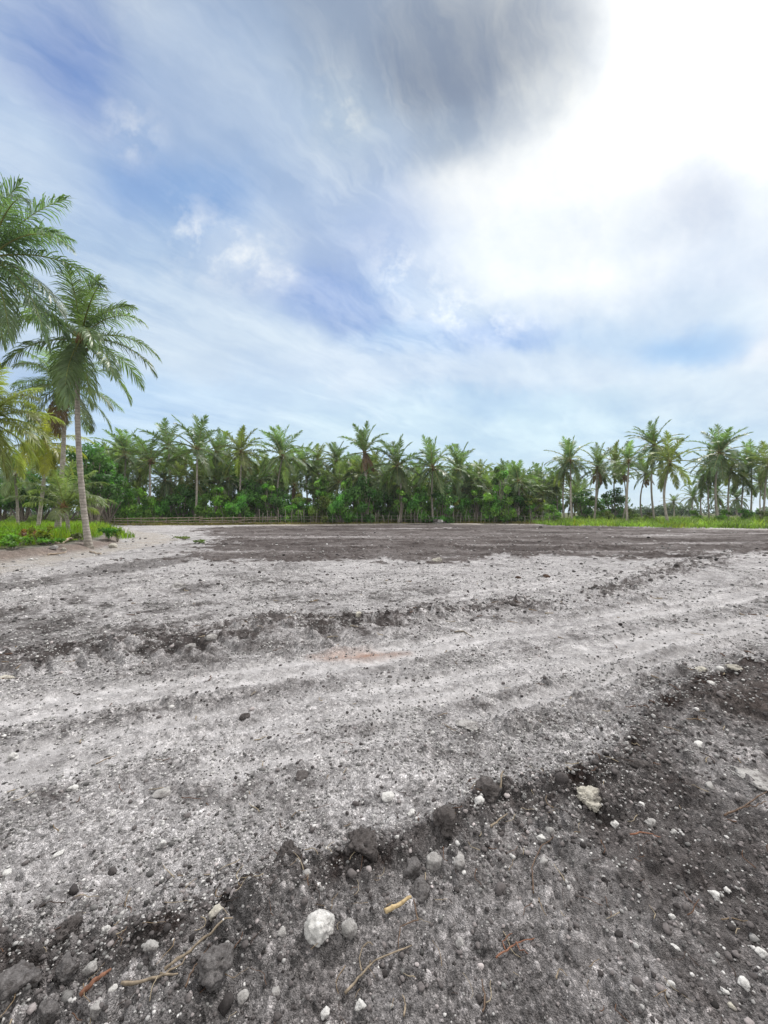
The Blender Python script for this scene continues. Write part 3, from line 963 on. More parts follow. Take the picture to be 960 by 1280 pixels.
# ------------------------------------------------------------------ palms of the plantation
def crown_mesh(name, seed, nf=27, yellow=0.0, emin=-62, skirt=0, nl=30):
    A = Acc()
    g = np.random.default_rng(seed)
    for i, (az, e0, dr, ls, age, roll) in enumerate(frond_plan(nf, seed, emin)):
        O = np.array([math.cos(az) * 0.1, math.sin(az) * 0.1, 0.3 * (1 - age)])
        frond(A, O, az, 4.3 * ls, e0, dr, nl, 0.92, 0.10, seed * 57 + i, palm_colour(g, yellow, age) * g.uniform(.75, 1.3), rach=(0.30, 0.30, 0.14), hang=0.25 + 0.35 * age, segs=2, roll=roll, rr0=0.075)
    for i in range(skirt):                          # dead leaves hanging along the trunk
        frond(A, np.array([0, 0, 0.0]), i * 1.3, 2.6, R(-62), R(22), 18, 0.7, 0.13, seed * 91 + i, (0.15, 0.095, 0.055), rach=(0.2, 0.13, 0.08), hang=0.8, segs=2)
    # fruit stalks and husky head
    V, Fc = tube([(0, 0, -0.4), (0, 0, -0.1), (0, 0, 0.2), (0, 0, 0.5)], np.array([0.12, 0.24, 0.26, 0.1]), 7)
    A.add(V, Fc, (0.17, 0.105, 0.05))
    for i in range(7):
        a = i * 0.9 + seed
        V, Fc = rock_shape(0.16, seed + i, 1, 0.05, 1.0)
        A.add(V + np.array([math.cos(a) * 0.3, math.sin(a) * 0.3, -0.2 - 0.1 * (i % 2)]), Fc, (0.22, 0.13, 0.05) if i % 2 else (0.12, 0.12, 0.04))
    return A.mesh(name)


CROWNS = [crown_mesh('crown', 101, 28), crown_mesh('crown', 102, 25, 0.0, -66), crown_mesh('crown', 103, 27, 0.10, -58),
          crown_mesh('crown', 104, 26, 0.05, -70, 3), crown_mesh('crown', 105, 19, 0.0, -40), crown_mesh('crown', 106, 23, 0.28, -60),
          crown_mesh('crown', 108, 31, 0.0, -72, 2), crown_mesh('crown', 109, 17, 0.08, -30, 4), crown_mesh('crown', 110, 22, 0.12, -68)]
TALLSKIRT = crown_mesh('crown', 107, 15, 0.0, 5, 7)
for m in CROWNS + [TALLSKIRT]:
    m.materials.append(M_PALM)


def far_palm(cx, cy, bx, d, rpx, label, group, var=0, yellow=0, crown=None, tr=0.15, gz=None):
    rnd = random.Random(int(cx * 7 + cy * 13 + d))
    top = at(cx, cy, d)
    X = (bx - 480) / F * d
    if gz is None:
        gz = zat(X, d)
    var = var if var in (0, 5) else rnd.randrange(len(CROWNS))
    t = thing('coconut_palm', label, 'palm tree', (X, d, gz), group)
    tp = (top[0] - X, 0.0, top[2] - gz)
    V, Fc = palm_trunk_mesh((0, 0, -0.2), tp, tr, tr * 0.7, (rnd.uniform(-.55, .55), 0), int(cx + d), 16, 8)
    obj('trunk', mesh_np('trunk', V, Fc, smooth=True), M_TRUNK, t)
    c = obj('crown', crown or CROWNS[var % len(CROWNS)], M_PALM, t, loc=tp, rot=(rnd.uniform(-.2, .2), rnd.uniform(-.2, .2), rnd.uniform(0, 6.28)))
    s = rpx / F * d / 3.75
    c.scale = (s * rnd.uniform(.92, 1.1), s * rnd.uniform(.92, 1.1), s * rnd.uniform(.85, 1.12))
    return t


MIDG = 'palms along the far side of the field'
RG = 'palms on the grass strip at the right'
MID = [
    (157, 570, 156, 58, 34, 'palm rising just right of the leaning bank palm, first of the far treeline', 0),
    (188, 577, 190, 55, 34, 'low palm with orange fruit stalks, second of the far treeline', 3),
    (211, 558, 211, 64, 34, 'palm of the far treeline rising behind the palm with orange fruit stalks', 1),
    (246, 563, 243, 56, 40, 'palm with a bare white trunk in front of the dark thicket by the bamboo rails', 2),
    (270, 567, 274, 64, 30, 'narrow palm squeezed behind the palm with the bare white trunk', 4),
    (302, 566, 300, 57, 38, 'broad full-crowned palm above the end of the bamboo rails', 5),
    (353, 570, 350, 57, 34, 'palm with a dark trunk and round crown standing clear of its neighbours left of centre', 0),
    (380, 578, 381, 66, 26, 'palm half hidden right of the round-crowned palm', 1),
    (397, 576, 398, 70, 24, 'small palm deep in the treeline, second right of the round-crowned palm', 2),
    (421, 577, 420, 66, 24, 'narrow palm deep in the treeline left of the tallest middle palm', 4),
    (497, 583, 498, 56, 34, 'palm with a tan hanging skirt right of the tallest middle palm', 3),
    (541, 585, 541, 56, 36, 'wide palm at the middle of the stake fence, drooping crown and dark trunk', 0),
    (574, 588, 573, 61, 32, 'palm just right of the wide drooping middle palm', 1),
    (600, 596, 600, 66, 24, 'small palm in the dip of the treeline, left of two even smaller ones', 5),
    (629, 597, 630, 70, 24, 'pale small palm in the dip of the treeline right of centre', 2),
    (648, 602, 648, 58, 26, 'dark low palm with stiff raised fronds near the end of the stake fence', 4),
    (675, 602, 676, 66, 24, 'low palm behind the left end of the bright grass strip', 0),
    (694, 604, 695, 66, 22, 'low dark palm just left of the twin pale trunks', 1),
    (470, 588, 470, 68, 26, 'palm deep in the treeline right behind the tallest middle palm', 2),
    (440, 588, 441, 66, 24, 'low palm crown showing left of the thick skirted trunk', 3),
]
for cx, cy, bx, d, r, lab, var in MID:
    far_palm(cx, cy, bx, d, r, lab, MIDG, var)
far_palm(456, 566, 455, 57, 33, 'tallest palm of the middle treeline, sparse upright crown above a thick brown skirted trunk', MIDG, crown=TALLSKIRT, tr=0.24)

RIGHT = [
    (713, 576, 715, 56, 28, 'right one of the twin pale-trunked palms at the left end of the grass strip', 0, 0.15),
    (706, 589, 707, 58, 22, 'left and lower one of the twin pale-trunked palms at the end of the grass strip', 5, 0.13),
    (747, 585, 742, 57, 28, 'palm with a slanting trunk second in the right grove', 1, 0.15),
    (751, 594, 747, 62, 20, 'thin palm hidden behind the slanting trunk in the right grove', 4, 0.11),
    (770, 580, 770, 66, 26, 'pale yellowish palm behind the third crown of the right grove', 5, 0.12),
    (786, 577, 784, 52, 29, 'palm with a straight trunk reaching forward to the edge of the dark soil', 2, 0.15),
    (779, 592, 777, 62, 20, 'thin palm trunk directly behind the straight forward palm in the right grove', 3, 0.11),
    (807, 592, 803, 61, 24, 'low dense palm under the tallest crown of the right grove', 1, 0.12),
    (818, 558, 818, 56, 31, 'tallest palm of the right grove, its crown above all neighbours', 0, 0.14),
    (837, 579, 835, 50, 33, 'nearest palm of the right grove, with a dark skirted crown before the sky gap', 3, 0.16),
    (880, 604, 878, 62, 24, 'low palm left of the tall crown beyond the sky gap', 4, 0.12),
    (889, 585, 888, 58, 26, 'palm whose crown tucks under the tall crown beyond the sky gap', 1, 0.12),
    (900, 567, 897, 55, 37, 'tall wide palm just beyond the sky gap at the right', 0, 0.15),
    (913, 588, 912, 58, 26, 'palm with a slanted trunk right of the tall wide palm', 5, 0.13),
    (929, 597, 926, 60, 28, 'palm with a dark crown on a leaning trunk, third from the right border', 2, 0.13),
    (939, 580, 937, 60, 30, 'palm with a high dark crown second from the right border', 3, 0.13),
    (960, 583, 955, 56, 32, 'pale palm cut by the right border of the view', 5, 0.14),
    (866, 622, 866, 95, 15, 'small distant palm standing alone in the sky gap', 1, 0.18),
    (842, 628, 842, 100, 12, 'tiny distant palm at the left side of the sky gap', 4, 0.18),
    (921, 624, 922, 92, 15, 'small distant palm low between the leaning trunks at the right', 0, 0.18),
    (896, 620, 897, 85, 16, 'small distant palm low behind the tall wide palm', 2, 0.18),
    (952, 606, 951, 72, 20, 'lower palm behind the pale palm at the right border', 1, 0.12),
]
for cx, cy, bx, d, r, lab, var, tr in RIGHT:
    far_palm(cx, cy, bx, d, r, lab, RG, var, tr=tr)

rf = random.Random(3)
k = 0
for row, (d0, cyoff) in enumerate(((70, 0), (80, 4), (92, 8))):
    for i in range(17):
        px = 128 + i * 36.5 + rf.uniform(-9, 9) + row * 11
        top = np.interp(px, [120, 250, 330, 420, 560, 640, 720, 760], [568, 566, 576, 585, 592, 602, 606, 612])
        far_palm(px, top + rf.uniform(4, 16) + cyoff * .4, px + rf.uniform(-3, 3), d0 + rf.uniform(-3, 3), rf.uniform(22, 27) * 62 / d0 + 4,
                 'coconut palm half hidden behind the front row of the far treeline', 'palms packed behind the front row', k)
        k += 1
for i in range(26):
    px = 136 + i * 21.8 + rf.uniform(-8, 8)
    far_palm(px, np.interp(px, [130, 300, 560, 700], [598, 598, 606, 613]) + rf.uniform(-6, 9), px + rf.uniform(-4, 4), 59.5 + rf.uniform(0, 5), rf.uniform(23, 29),
             'low coconut palm whose crown fills the gap between taller trunks of the far treeline', 'low palms inside the far grove', i)
for i, px in enumerate((-60, -20, 12, 40, 66, 96, 122, 145)):
    far_palm(px, 588 + rf.uniform(-8, 14), px, 52 + rf.uniform(0, 16), rf.uniform(26, 34), 'coconut palm in the shade far behind the left bank', 'palms far behind the left bank', i + 2, tr=0.12)

# ================================================================== shrubs and broadleaf trees
def leaf_cloud(A, C, rad, n, size, colr, g, updir=0.4, shell=0.35, vary=0.45):
    """n leaf-sized faces through an ellipsoid, denser towards its skin"""
    C = np.asarray(C, float); rad = np.asarray(rad, float)
    u = g.normal(size=(n, 3)); u /= np.linalg.norm(u, axis=1)[:, None]
    q = g.uniform(0, 1, n) ** shell
    P = C + u * q[:, None] * rad
    nrm = u * (1 - updir) + np.array([0, 0, 1.0]) * updir + g.normal(0, 0.45, (n, 3))
    nrm /= np.linalg.norm(nrm, axis=1)[:, None]
    ax = np.cross(nrm, g.normal(size=(n, 3))); ax /= np.linalg.norm(ax, axis=1)[:, None] + 1e-9
    bx = np.cross(nrm, ax)
    s = size * g.uniform(0.6, 1.3, n)[:, None]
    V = np.stack([P - ax * s, P + bx * s * 0.42 - nrm * s * 0.12, P + ax * s, P - bx * s * 0.42 - nrm * s * 0.12], 1).reshape(-1, 3)
    Fq = np.arange(4 * n).reshape(-1, 4)
    c = np.asarray(colr) * g.uniform(1 - vary, 1 + vary, (n, 1))
    A.add(V, Fq, np.repeat(c, 4, 0))


def bush_meshes(seed, w, h, clumps, n, size, colr, stem_h, spread=1.0):
    """crown of several clumps at different heights, and the stems that carry them"""
    g = np.random.default_rng(seed)
    A = Acc(); S = Acc()
    for i in range(clumps):
        a = g.uniform(0, 6.28); q = math.sqrt(g.uniform(0, 1)) * w * 0.72 * spread
        z = stem_h + (h - stem_h) * (0.15 + 0.8 * g.uniform(0, 1)) * (1 - 0.25 * (q / w) ** 2)
        if stem_h < 0.5 and i % 3 == 0:
            z = g.uniform(0.3, 0.8)
        r = w * g.uniform(0.26, 0.48)
        c = np.array([math.cos(a) * q, math.sin(a) * q, z])
        leaf_cloud(A, c, (r, r, r * g.uniform(0.55, 0.85)), n // clumps, size, np.asarray(colr) * g.uniform(0.5, 1.5) * np.array([g.uniform(.85, 1.25), 1, g.uniform(.8, 1.1)]), g)
        ph = np.linspace(0, 1, 6)[:, None]
        P = np.array([g.normal(0, 0.12), g.normal(0, 0.12), -0.1]) * (1 - ph) + c * ph
        P[:, 2] = P[:, 2] * 1.0
        V, Fc = tube(P, np.linspace(0.05, 0.018, 6) * (0.6 + h / 6), 5)
        S.add(V, Fc, (0.2, 0.17, 0.14))
    return A.mesh('crown'), S.mesh('stems', True)


GREEN_A = (0.085, 0.21, 0.042); GREEN_B = (0.125, 0.26, 0.05); GREEN_C = (0.058, 0.145, 0.036); OLIVE = (0.12, 0.16, 0.04)
BUSH = [bush_meshes(201, 2.0, 4.0, 17, 2200, 0.19, GREEN_A, 0.2), bush_meshes(202, 1.8, 3.4, 15, 2000, 0.20, GREEN_B, 0.2), bush_meshes(203, 2.2, 4.8, 18, 2600, 0.19, GREEN_C, 0.4),
        bush_meshes(204, 1.7, 2.6, 13, 2000, 0.14, OLIVE, 0.3), bush_meshes(205, 1.5, 3.0, 12, 1700, 0.21, GREEN_B, 0.4), bush_meshes(206, 1.2, 5.2, 9, 1100, 0.22, GREEN_B, 1.0), bush_meshes(207, 1.4, 4.4, 8, 1100, 0.2, OLIVE, 0.8)]
TREE = [bush_meshes(211, 3.2, 8.2, 24, 5200, 0.20, GREEN_C, 2.4), bush_meshes(212, 2.8, 6.8, 20, 4400, 0.19, GREEN_A, 2.2)]
for cr, stm in BUSH + TREE:
    cr.materials.append(M_LEAF); stm.materials.append(M_BARK)


def plant(name, label, cat, group, pair, x, y, s=1.0, sz=None, z=None, part='stems'):
    t = thing(name, label, cat, (x, y, zat(x, y) if z is None else z), group)
    r = rf.uniform(0, 6.28)
    for nm, me in (('crown', pair[0]), (part, pair[1])):
        o = obj(nm, me, None, t, rot=(0, 0, r))
        o.scale = (s, s, sz or s)
    return t


# thicket behind the fences
for i in range(14):
    px = 150 + i * 13.2 + rf.uniform(-6, 6); d = 53.5 + rf.uniform(0, 5)
    plant('shrub', 'leafy green shrub in the thicket behind the bamboo rails', 'shrub', 'shrubs behind the bamboo rails', BUSH[(0, 1, 5, 4, 0, 6, 2)[i % 7]], (px - 480) / F * d, d, rf.uniform(0.85, 1.15), rf.uniform(.95, 1.45))
for i in range(36):
    px = 325 + i * 9.8 + rf.uniform(-6, 6); d = 54.5 + rf.uniform(0, 6)
    plant('shrub', 'leafy green shrub in the thicket behind the grey stakes', 'shrub', 'shrubs behind the stake fence', BUSH[(0, 5, 1, 2, 4, 6, 0, 3, 5, 1)[i % 10]], (px - 480) / F * d, d, rf.uniform(0.8, 1.15), rf.uniform(.9, 1.5))
for i in range(26):
    px = 118 + i * 23 + rf.uniform(-7, 7); d = 66 + rf.uniform(0, 12)
    plant('shrub', 'tall dark shrub in the second row deep inside the far thicket', 'shrub', 'dark shrubs deep in the far thicket', BUSH[(2, 0)[i % 2]], (px - 480) / F * d, d, rf.uniform(1.15, 1.5), rf.uniform(1.3, 1.9))
for i, (px, d) in enumerate(((118, 42), (136, 47))):
    plant('broadleaf_tree', ('dense dark green tree right behind the leaning bank palm', 'dark leafy tree between the bank and the far treeline')[i], 'tree', None, TREE[i], (px - 480) / F * d, d, 1.0, part='trunk')
for i, (px, d) in enumerate(((-30, 44), (0, 47), (28, 45), (52, 50), (82, 46))):
    plant('broadleaf_tree', 'dark broadleaf tree in the shade behind the left bank', 'tree', 'trees behind the left bank', TREE[i % 2], (px - 480) / F * d, d, 0.8, 0.72, part='trunk')
plant('sapling', 'slim leafy sapling standing in front of the thicket by the bamboo rails', 'sapling', None, BUSH[4], (190 - 480) / F * 51.5, 51.5, 0.55, 1.15)
for i, (px, d, s, lab) in enumerate(((757, 55, .62, 'round green bush between the first two trunk groups of the grass strip'), (748, 60, .9, 'dark bush behind the slanting trunk in the right grove'), (790, 62, .8, 'wide bush behind the straight forward palm'),
                                    (730, 62, 1.0, 'tall bush filling the gap right of the twin pale trunks'), (765, 66, 1.1, 'tall bush deep behind the second pair of trunks'), (905, 50, .5, 'rounded bush in the grass under the tall wide palm'),
                                    (952, 50, .62, 'green bush at the right border of the grass strip'), (812, 58, .55, 'low bush under the tallest palm of the right grove'), (868, 60, .5, 'low bush in the grass below the sky gap'),
                                    (690, 57, .75, 'bush at the left tip of the grass strip'), (936, 56, .6, 'bush in the grass below the high dark crown'))):
    plant('bush', lab, 'bush', None, BUSH[(3, 1, 3, 2, 2, 1, 3, 3, 1, 1, 0)[i]], (px - 480) / F * d, d, s)

# far-off wood on the horizon
def far_wood():
    g = np.random.default_rng(5)
    A = Acc()
    for i in range(150):
        px = g.uniform(-300, 1300); d = g.uniform(130, 190)
        x = (px - 480) / F * d
        h = g.uniform(2.6, 4.6)
        leaf_cloud(A, (x, d, h * 0.45), (g.uniform(3, 7), g.uniform(2, 4), h * 0.62), 220, 0.7, np.array([0.05, 0.085, 0.045]) * g.uniform(0.7, 1.2), g)
    tag(obj('distant_wood', A.mesh('distant_wood'), M_LEAF), 'low far-off wood along the horizon beyond the plantation', 'wood', kind='stuff')


far_wood()

# ================================================================== grass and weeds
def blades(A, x, y, z, hgt, wid, colr, g, lean=0.35):
    n = len(x)
    a = g.uniform(0, 6.28, n)
    w = np.stack([np.cos(a), np.sin(a), np.zeros(n)], 1) * (wid * g.uniform(0.6, 1.2, n))[:, None] * 0.5
    b = np.stack([x, y, z], 1)
    ld = np.stack([np.cos(a + 1.57 + g.normal(0, .6, n)), np.sin(a + 1.57 + g.normal(0, .6, n)), np.zeros(n)], 1)
    H = hgt * g.uniform(0.5, 1.2, n) * (1 + 0.7 * fbm(x * 0.5 + 3, y * 0.5, 412, 3))
    m = b + ld * (H * lean * 0.35)[:, None] + np.array([0, 0, 1.0]) * (H * 0.6)[:, None]
    t = b + ld * (H * lean * 1.2)[:, None] + np.array([0, 0, 1.0]) * H[:, None]
    V = np.stack([b - w, b + w, m - w * 0.8, m + w * 0.8, t], 1).reshape(-1, 3)
    k = np.arange(n)[:, None] * 5
    pt = fbm(x * 0.45, y * 0.45, 410, 4, 0.6)[:, None]
    c = np.asarray(colr) * g.uniform(0.7, 1.3, (n, 1)) * (1 + 0.75 * pt)
    c = np.repeat(np.clip(c + np.array([0.07, 0.03, 0.0]) * np.clip(fbm(x * 0.8 + 9, y * 0.8, 411, 3)[:, None] * 2 - 0.2, 0, 1), 0.01, 1), 5, 0)
    A.add(V, np.concatenate([k + 0, k + 1, k + 3, k + 2], 1), c)
    A.add(V, np.concatenate([k + 2, k + 3, k + 4], 1), c)


def scatter(poly, n, g, dens=None):
    P = np.array(poly)
    lo, hi = P.min(0), P.max(0)
    X, Y = [], []
    c = 0
    while c < n:
        x = g.uniform(lo[0], hi[0], n * 2); y = g.uniform(lo[1], hi[1], n * 2)
        ok = poly_sd(x, y, poly) > 0
        ok &= fbm(x * 0.8, y * 0.8, 400, 3) > g.uniform(-0.9, 0.35, len(x))
        X.append(x[ok]); Y.append(y[ok]); c += ok.sum()
        if not ok.any():
            break
    return np.concatenate(X)[:n], np.concatenate(Y)[:n]


def build_grass():
    g = np.random.default_rng(91)
    # left bank: lush weeds
    A = Acc()
    poly = [(-30, 9.0), (-13.6, 11.2), (-12.9, 14.5), (-12.6, 17.0), (-13.6, 19), (-14.2, 24), (-19.5, 30), (-28, 38), (-50, 38), (-45, 15)]
    x, y = scatter(poly, 26000, g)
    blades(A, x, y, ground(x, y), 0.46, 0.04, (0.17, 0.28, 0.03), g)
    x, y = scatter([(-22, 11.0), (-13.9, 12.0), (-13.6, 14.6), (-14.3, 17), (-17, 22), (-30, 24)], 9000, g)
    z = ground(x, y)
    for q in range(3):
        k = slice(q * 3000, (q + 1) * 3000)
        P = np.stack([x[k], y[k], z[k] + g.uniform(0.05, 0.42, 3000)], 1)
        u = g.normal(0, 0.5, (3000, 3)) + np.array([0, 0, 1.0]); u /= np.linalg.norm(u, axis=1)[:, None]
        ax = np.cross(u, g.normal(size=(3000, 3))); ax /= np.linalg.norm(ax, axis=1)[:, None]
        bx = np.cross(u, ax); s = (0.085 * g.uniform(0.6, 1.4, 3000))[:, None]
        V = np.stack([P - ax * s, P + bx * s * .5, P + ax * s - u * s * .3, P - bx * s * .5], 1).reshape(-1, 3)
        A.add(V, np.arange(12000).reshape(-1, 4), np.repeat(np.array([0.13, 0.26, 0.03]) * g.uniform(.6, 1.35, (3000, 1)), 4, 0))
    tag(obj('weeds', A.mesh('weeds'), M_GRASS), 'lush bright green grass and weeds covering the left bank', 'weeds', kind='stuff')
    # right strip
    A = Acc()
    poly = W([(690, 657.0), (760, 658.0), (860, 660.4), (960, 661.0), (1200, 662)]) + [(75, 50), (60, 74), (22, 70), (20, 60)]
    x, y = scatter(poly, 42000, g)
    blades(A, x, y, ground(x, y), 0.42, 0.075, (0.16, 0.25, 0.045), g, 0.6)
    x, y = scatter(poly, 9000, g)
    blades(A, x, y, ground(x, y), 0.75, 0.08, (0.13, 0.20, 0.045), g, 0.6)
    tag(obj('grass', A.mesh('grass'), M_GRASS), 'bright green grass strip under the palms at the right', 'grass', kind='stuff')
    # dry undergrowth along the fence
    A = Acc()
    poly = [(-40, 48), (-22.5, 45.5), (-12, 50.5), (8, 55.5), (21, 52.5), (24, 57), (24, 72), (-50, 72)]
    x, y = scatter(poly, 30000, g)
    blades(A, x, y, ground(x, y), 0.26, 0.07, (0.15, 0.135, 0.055), g, 0.8)
    x, y = scatter([(-60, 49), (-22, 50.5), (-12, 56), (24, 57), (24, 80), (-70, 80)], 22000, g)
    blades(A, x, y, ground(x, y), 0.85, 0.10, (0.085, 0.13, 0.04), g, 0.6)
    tag(obj('undergrowth', A.mesh('undergrowth'), M_GRASS), 'dry olive undergrowth along the fences at the far side of the field', 'undergrowth', kind='stuff')


build_grass()


def leafy_weed(label, px, py, d, h, w, colr, seed, n=260, name='leafy_weed', size=0.07):
    g = np.random.default_rng(seed)
    x = (px - 480) / F * d
    z = zat(x, d)
    t = thing(name, label, 'weed', (x, d, z), 'single weeds beside the track')
    A, S = Acc(), Acc()
    for i in range(9):
        a = g.uniform(0, 6.28); q = w * math.sqrt(g.uniform(0, 1)) * 0.8
        c = np.array([math.cos(a) * q, math.sin(a) * q, h * g.uniform(0.35, 1.0)])
        leaf_cloud(A, c, (w * .32, w * .32, h * .22), n // 9, size, np.asarray(colr) * g.uniform(.75, 1.25), g, 0.6, 0.5)
        ph = np.linspace(0, 1, 5)[:, None]
        V, Fc = tube(np.array([0, 0, -0.03]) * (1 - ph) + c * ph, np.linspace(0.012, 0.005, 5), 4)
        S.add(V, Fc, (.1, .1, .05))
    obj('leaves', A.mesh('leaves'), M_LEAF, t)
    obj('stems', S.mesh('stems'), M_BARK, t)
    return t


leafy_weed('yellow-green leafy weed on the bank front, brightest in the weed patch', 50, 668, 15.0, 0.62, 0.42, (0.22, 0.26, 0.03), 1, 420)
leafy_weed('reddish brown dry weed beside the yellow-green one on the bank', 36, 668, 15.6, 0.50, 0.28, (0.19, 0.10, 0.05), 2)
leafy_weed('dark green leafy clump right of the leaning palm at the track bend', 137, 668, 19.2, 0.55, 0.50, (0.05, 0.14, 0.02), 3, 420)
leafy_weed('bright lime leafy sprig at the right end of the bank', 147, 663, 19.6, 0.62, 0.28, (0.17, 0.26, 0.03), 4, 240)
leafy_weed('spreading green weed at the foot of the bank by its left border', 14, 682, 13.6, 0.42, 0.6, (0.10, 0.21, 0.03), 5, 420)
leafy_weed('low green weed on the bank slope below the yellow-green one', 62, 682, 14.9, 0.34, 0.45, (0.09, 0.20, 0.03), 6, 320)
leafy_weed('pale grey-green clump against the leaning palm base', 103, 672, 17.0, 0.30, 0.4, (0.12, 0.14, 0.06), 7, 240)
leafy_weed('small grass tuft alone on the dark soil beyond the sandy track', 232, 674, 22.5, 0.16, 0.55, (0.10, 0.13, 0.04), 8, 240)
leafy_weed('smaller green tuft at the right end of the sandy track', 248, 679, 19.6, 0.13, 0.38, (0.10, 0.15, 0.04), 9, 200)

# ================================================================== fences and scraps
def rail_fence():
    pts = [(92, 47.0), (150, 47.5), (205, 49.0), (252, 50.0), (300, 52.0), (345, 53.5)]
    P = [((px - 480) / F * d, d) for px, d in pts]
    t = thing('bamboo_fence', 'low bamboo rail fence running from the left bank along the far side of the field', 'fence', (P[0][0], P[0][1], 0))
    o = np.array([P[0][0], P[0][1], 0])
    g = np.random.default_rng(8)
    for a, b in zip(P[:-1], P[1:]):
        for z in (0.18, 0.46, 0.76):
            ph = np.linspace(-0.04, 1.04, 7)[:, None]
            L = np.array([*a, z + g.normal(0, .04)]) * (1 - ph) + np.array([*b, z + g.normal(0, .05)]) * ph - o
            L[:, 2] += g.normal(0, 0.015, 7)
            L[:, 1] += (0.05 if z < .3 else -0.04)
            V, Fc = tube(L, 0.048, 6)
            obj('rail', mesh_np('rail', V, Fc, smooth=True), M_BAMBOO, t)
    for i in range(18):
        q = i / 17 * (len(P) - 1.001); k = int(q); f = q - k
        x = P[k][0] * (1 - f) + P[k + 1][0] * f; y = P[k][1] * (1 - f) + P[k + 1][1] * f
        V, Fc = tube(np.array([[0, 0, -0.1], [g.normal(0, .02), 0, .45], [g.normal(0, .05), 0, g.uniform(.85, 1.05)]]) + np.array([x, y, zat(x, y)]) - o, 0.04, 6)
        obj('post', mesh_np('post', V, Fc, smooth=True), M_STAKE, t)


def stake_fence():
    pts = [(318, 52.5), (420, 54), (560, 55.2), (640, 55.0), (700, 54.5)]
    g = np.random.default_rng(12)
    P = [((px - 480) / F * d, d) for px, d in pts]
    t = thing('stake_fence', 'fence of thin uneven grey stakes in front of the thicket at the middle', 'fence', (P[0][0], P[0][1], 0))
    o = np.array([P[0][0], P[0][1], 0])
    xs = [p[0] for p in P]
    n = 70
    for i in range(n):
        x = xs[0] + (xs[-1] - xs[0]) * (i + g.uniform(-.4, .4)) / n
        y = np.interp(x, xs, [p[1] for p in P]) + g.normal(0, 0.12)
        h = g.uniform(1.0, 2.0)
        V, Fc = tube(np.array([[0, 0, -0.1], [g.normal(0, .03), 0, h * .5], [g.normal(0, .10), 0, h]]) + np.array([x, y, zat(x, y)]) - o, np.array([.036, .03, .024]) * g.uniform(.8, 1.3), 5)
        obj('stake', mesh_np('stake', V, Fc, smooth=True), M_STAKE, t)
    for z in (0.55, 0.95):
        L = np.array([[x, y + 0.05, z] for x, y in P]) - o
        L = np.stack([np.interp(np.linspace(0, 4, 30), np.arange(5), L[:, q]) for q in range(3)], 1)
        L[:, 2] += g.normal(0, 0.03, 30)
        V, Fc = tube(L, 0.016, 5)
        obj('rail', mesh_np('rail', V, Fc, smooth=True), M_STAKE, t)


rail_fence()
stake_fence()


def scrap_heap():
    d = 53.6
    x = (548 - 480) / F * d
    t = thing('scrap_heap', 'small heap of pale and black scraps lying at the stake fence', 'heap', (x, d, zat(x, d)))
    for dx, z, r, m in ((-0.42, 0.42, 0.30, M_CLOD), (0.0, 0.30, 0.34, M_PALE), (0.38, 0.36, 0.30, M_WHITE), (0.62, 0.2, 0.24, M_GREYCLOD), (-0.1, 0.08, .4, M_GREYCLOD)):
        obj('scrap', rock_mesh('scrap', r, int(100 + dx * 50), 3, 0.3, 0.8), m, t, loc=(dx, 0, z))


scrap_heap()

# ================================================================== stones, clods, twigs lying on the field
def stone(px, py, wpx, mat, label, name='stone', cat='stone', flat=0.75, rough=0.22, sink=0.42, seed=None, group=None, facets=12):
    x, y, z = ground_at(px, py)
    d = y
    r = wpx / F * math.hypot(d, CAMH * 0.3) * 0.475
    sd_ = seed if seed is not None else int(px * 3 + py * 7)
    me = rock_mesh(name, r, sd_, 5 if wpx > 28 else 4, rough, flat, facets)
    o = obj(name, me, mat, loc=(x, y, z + r * flat * (1 - 2 * sink) * 0.8))
    return tag(o, label, cat, group)


S = stone
S(402, 1168, 37, M_WHITE, 'biggest white limestone lump in the foreground, fist sized and rounded', flat=0.9, rough=0.24, sink=0.3, seed=9, facets=4)
S(435, 1170, 22, M_PALE, 'dirty pale stone touching the right side of the biggest white lump', flat=0.8, sink=0.2)
S(406, 1265, 14, M_WHITE, 'small round white stone at the bottom border, left of a pair')
S(451, 1260, 14, M_WHITE, 'small round white stone at the bottom border, right of a pair')
S(382, 1112, 14, M_PALE, 'small round pale stone above and left of the biggest white lump')
S(484, 1000, 17, M_WHITE, 'flat white stone lying alone on the grey gravel above the clod ridge', flat=.5)
S(515, 1021, 11, M_WHITE, 'round white pebble just below the flat white stone')
S(599, 1019, 16, M_WHITE, 'white stone with a dark side beside the thick dark chunk')
S(576, 1179, 12, M_PALE, 'oval grey stone right of the split yellow wood', flat=.9)
S(574, 1088, 20, M_PALE, 'pale lump at the right end of the clod pile')
S(541, 1084, 22, M_PALE, 'grey-white lump in the middle of the clod pile')
S(527, 1120, 30, M_GREYCLOD, 'big grey clod at the foot of the clod pile', 'dirt_clod', 'clod')
S(515, 1095, 26, M_GREYCLOD, 'jagged grey clod on the left part of the clod pile', 'dirt_clod', 'clod')
S(345, 1239, 12, M_PALE, 'small grey stone between the boulder clod and the bottom pair')
S(497, 1060, 7, M_WHITE, 'tiny bright white pebble on top of the dark ridge')
S(353, 1172, 14, M_PALE, 'pale pebble left of the biggest white lump')
S(360, 1087, 34, M_CLOD, 'dark crumbly clod at the gravel edge, left of the reddish fibre tuft', 'dirt_clod', 'clod', rough=.34)
S(450, 1074, 44, M_CLOD, 'widest black crumbly clod on the dark ridge', 'dirt_clod', 'clod', rough=.36, flat=.6)
S(553, 1046, 36, M_CLOD, 'black crumbly clod on the ridge below the thick dark chunk', 'dirt_clod', 'clod', rough=.36, flat=.6)
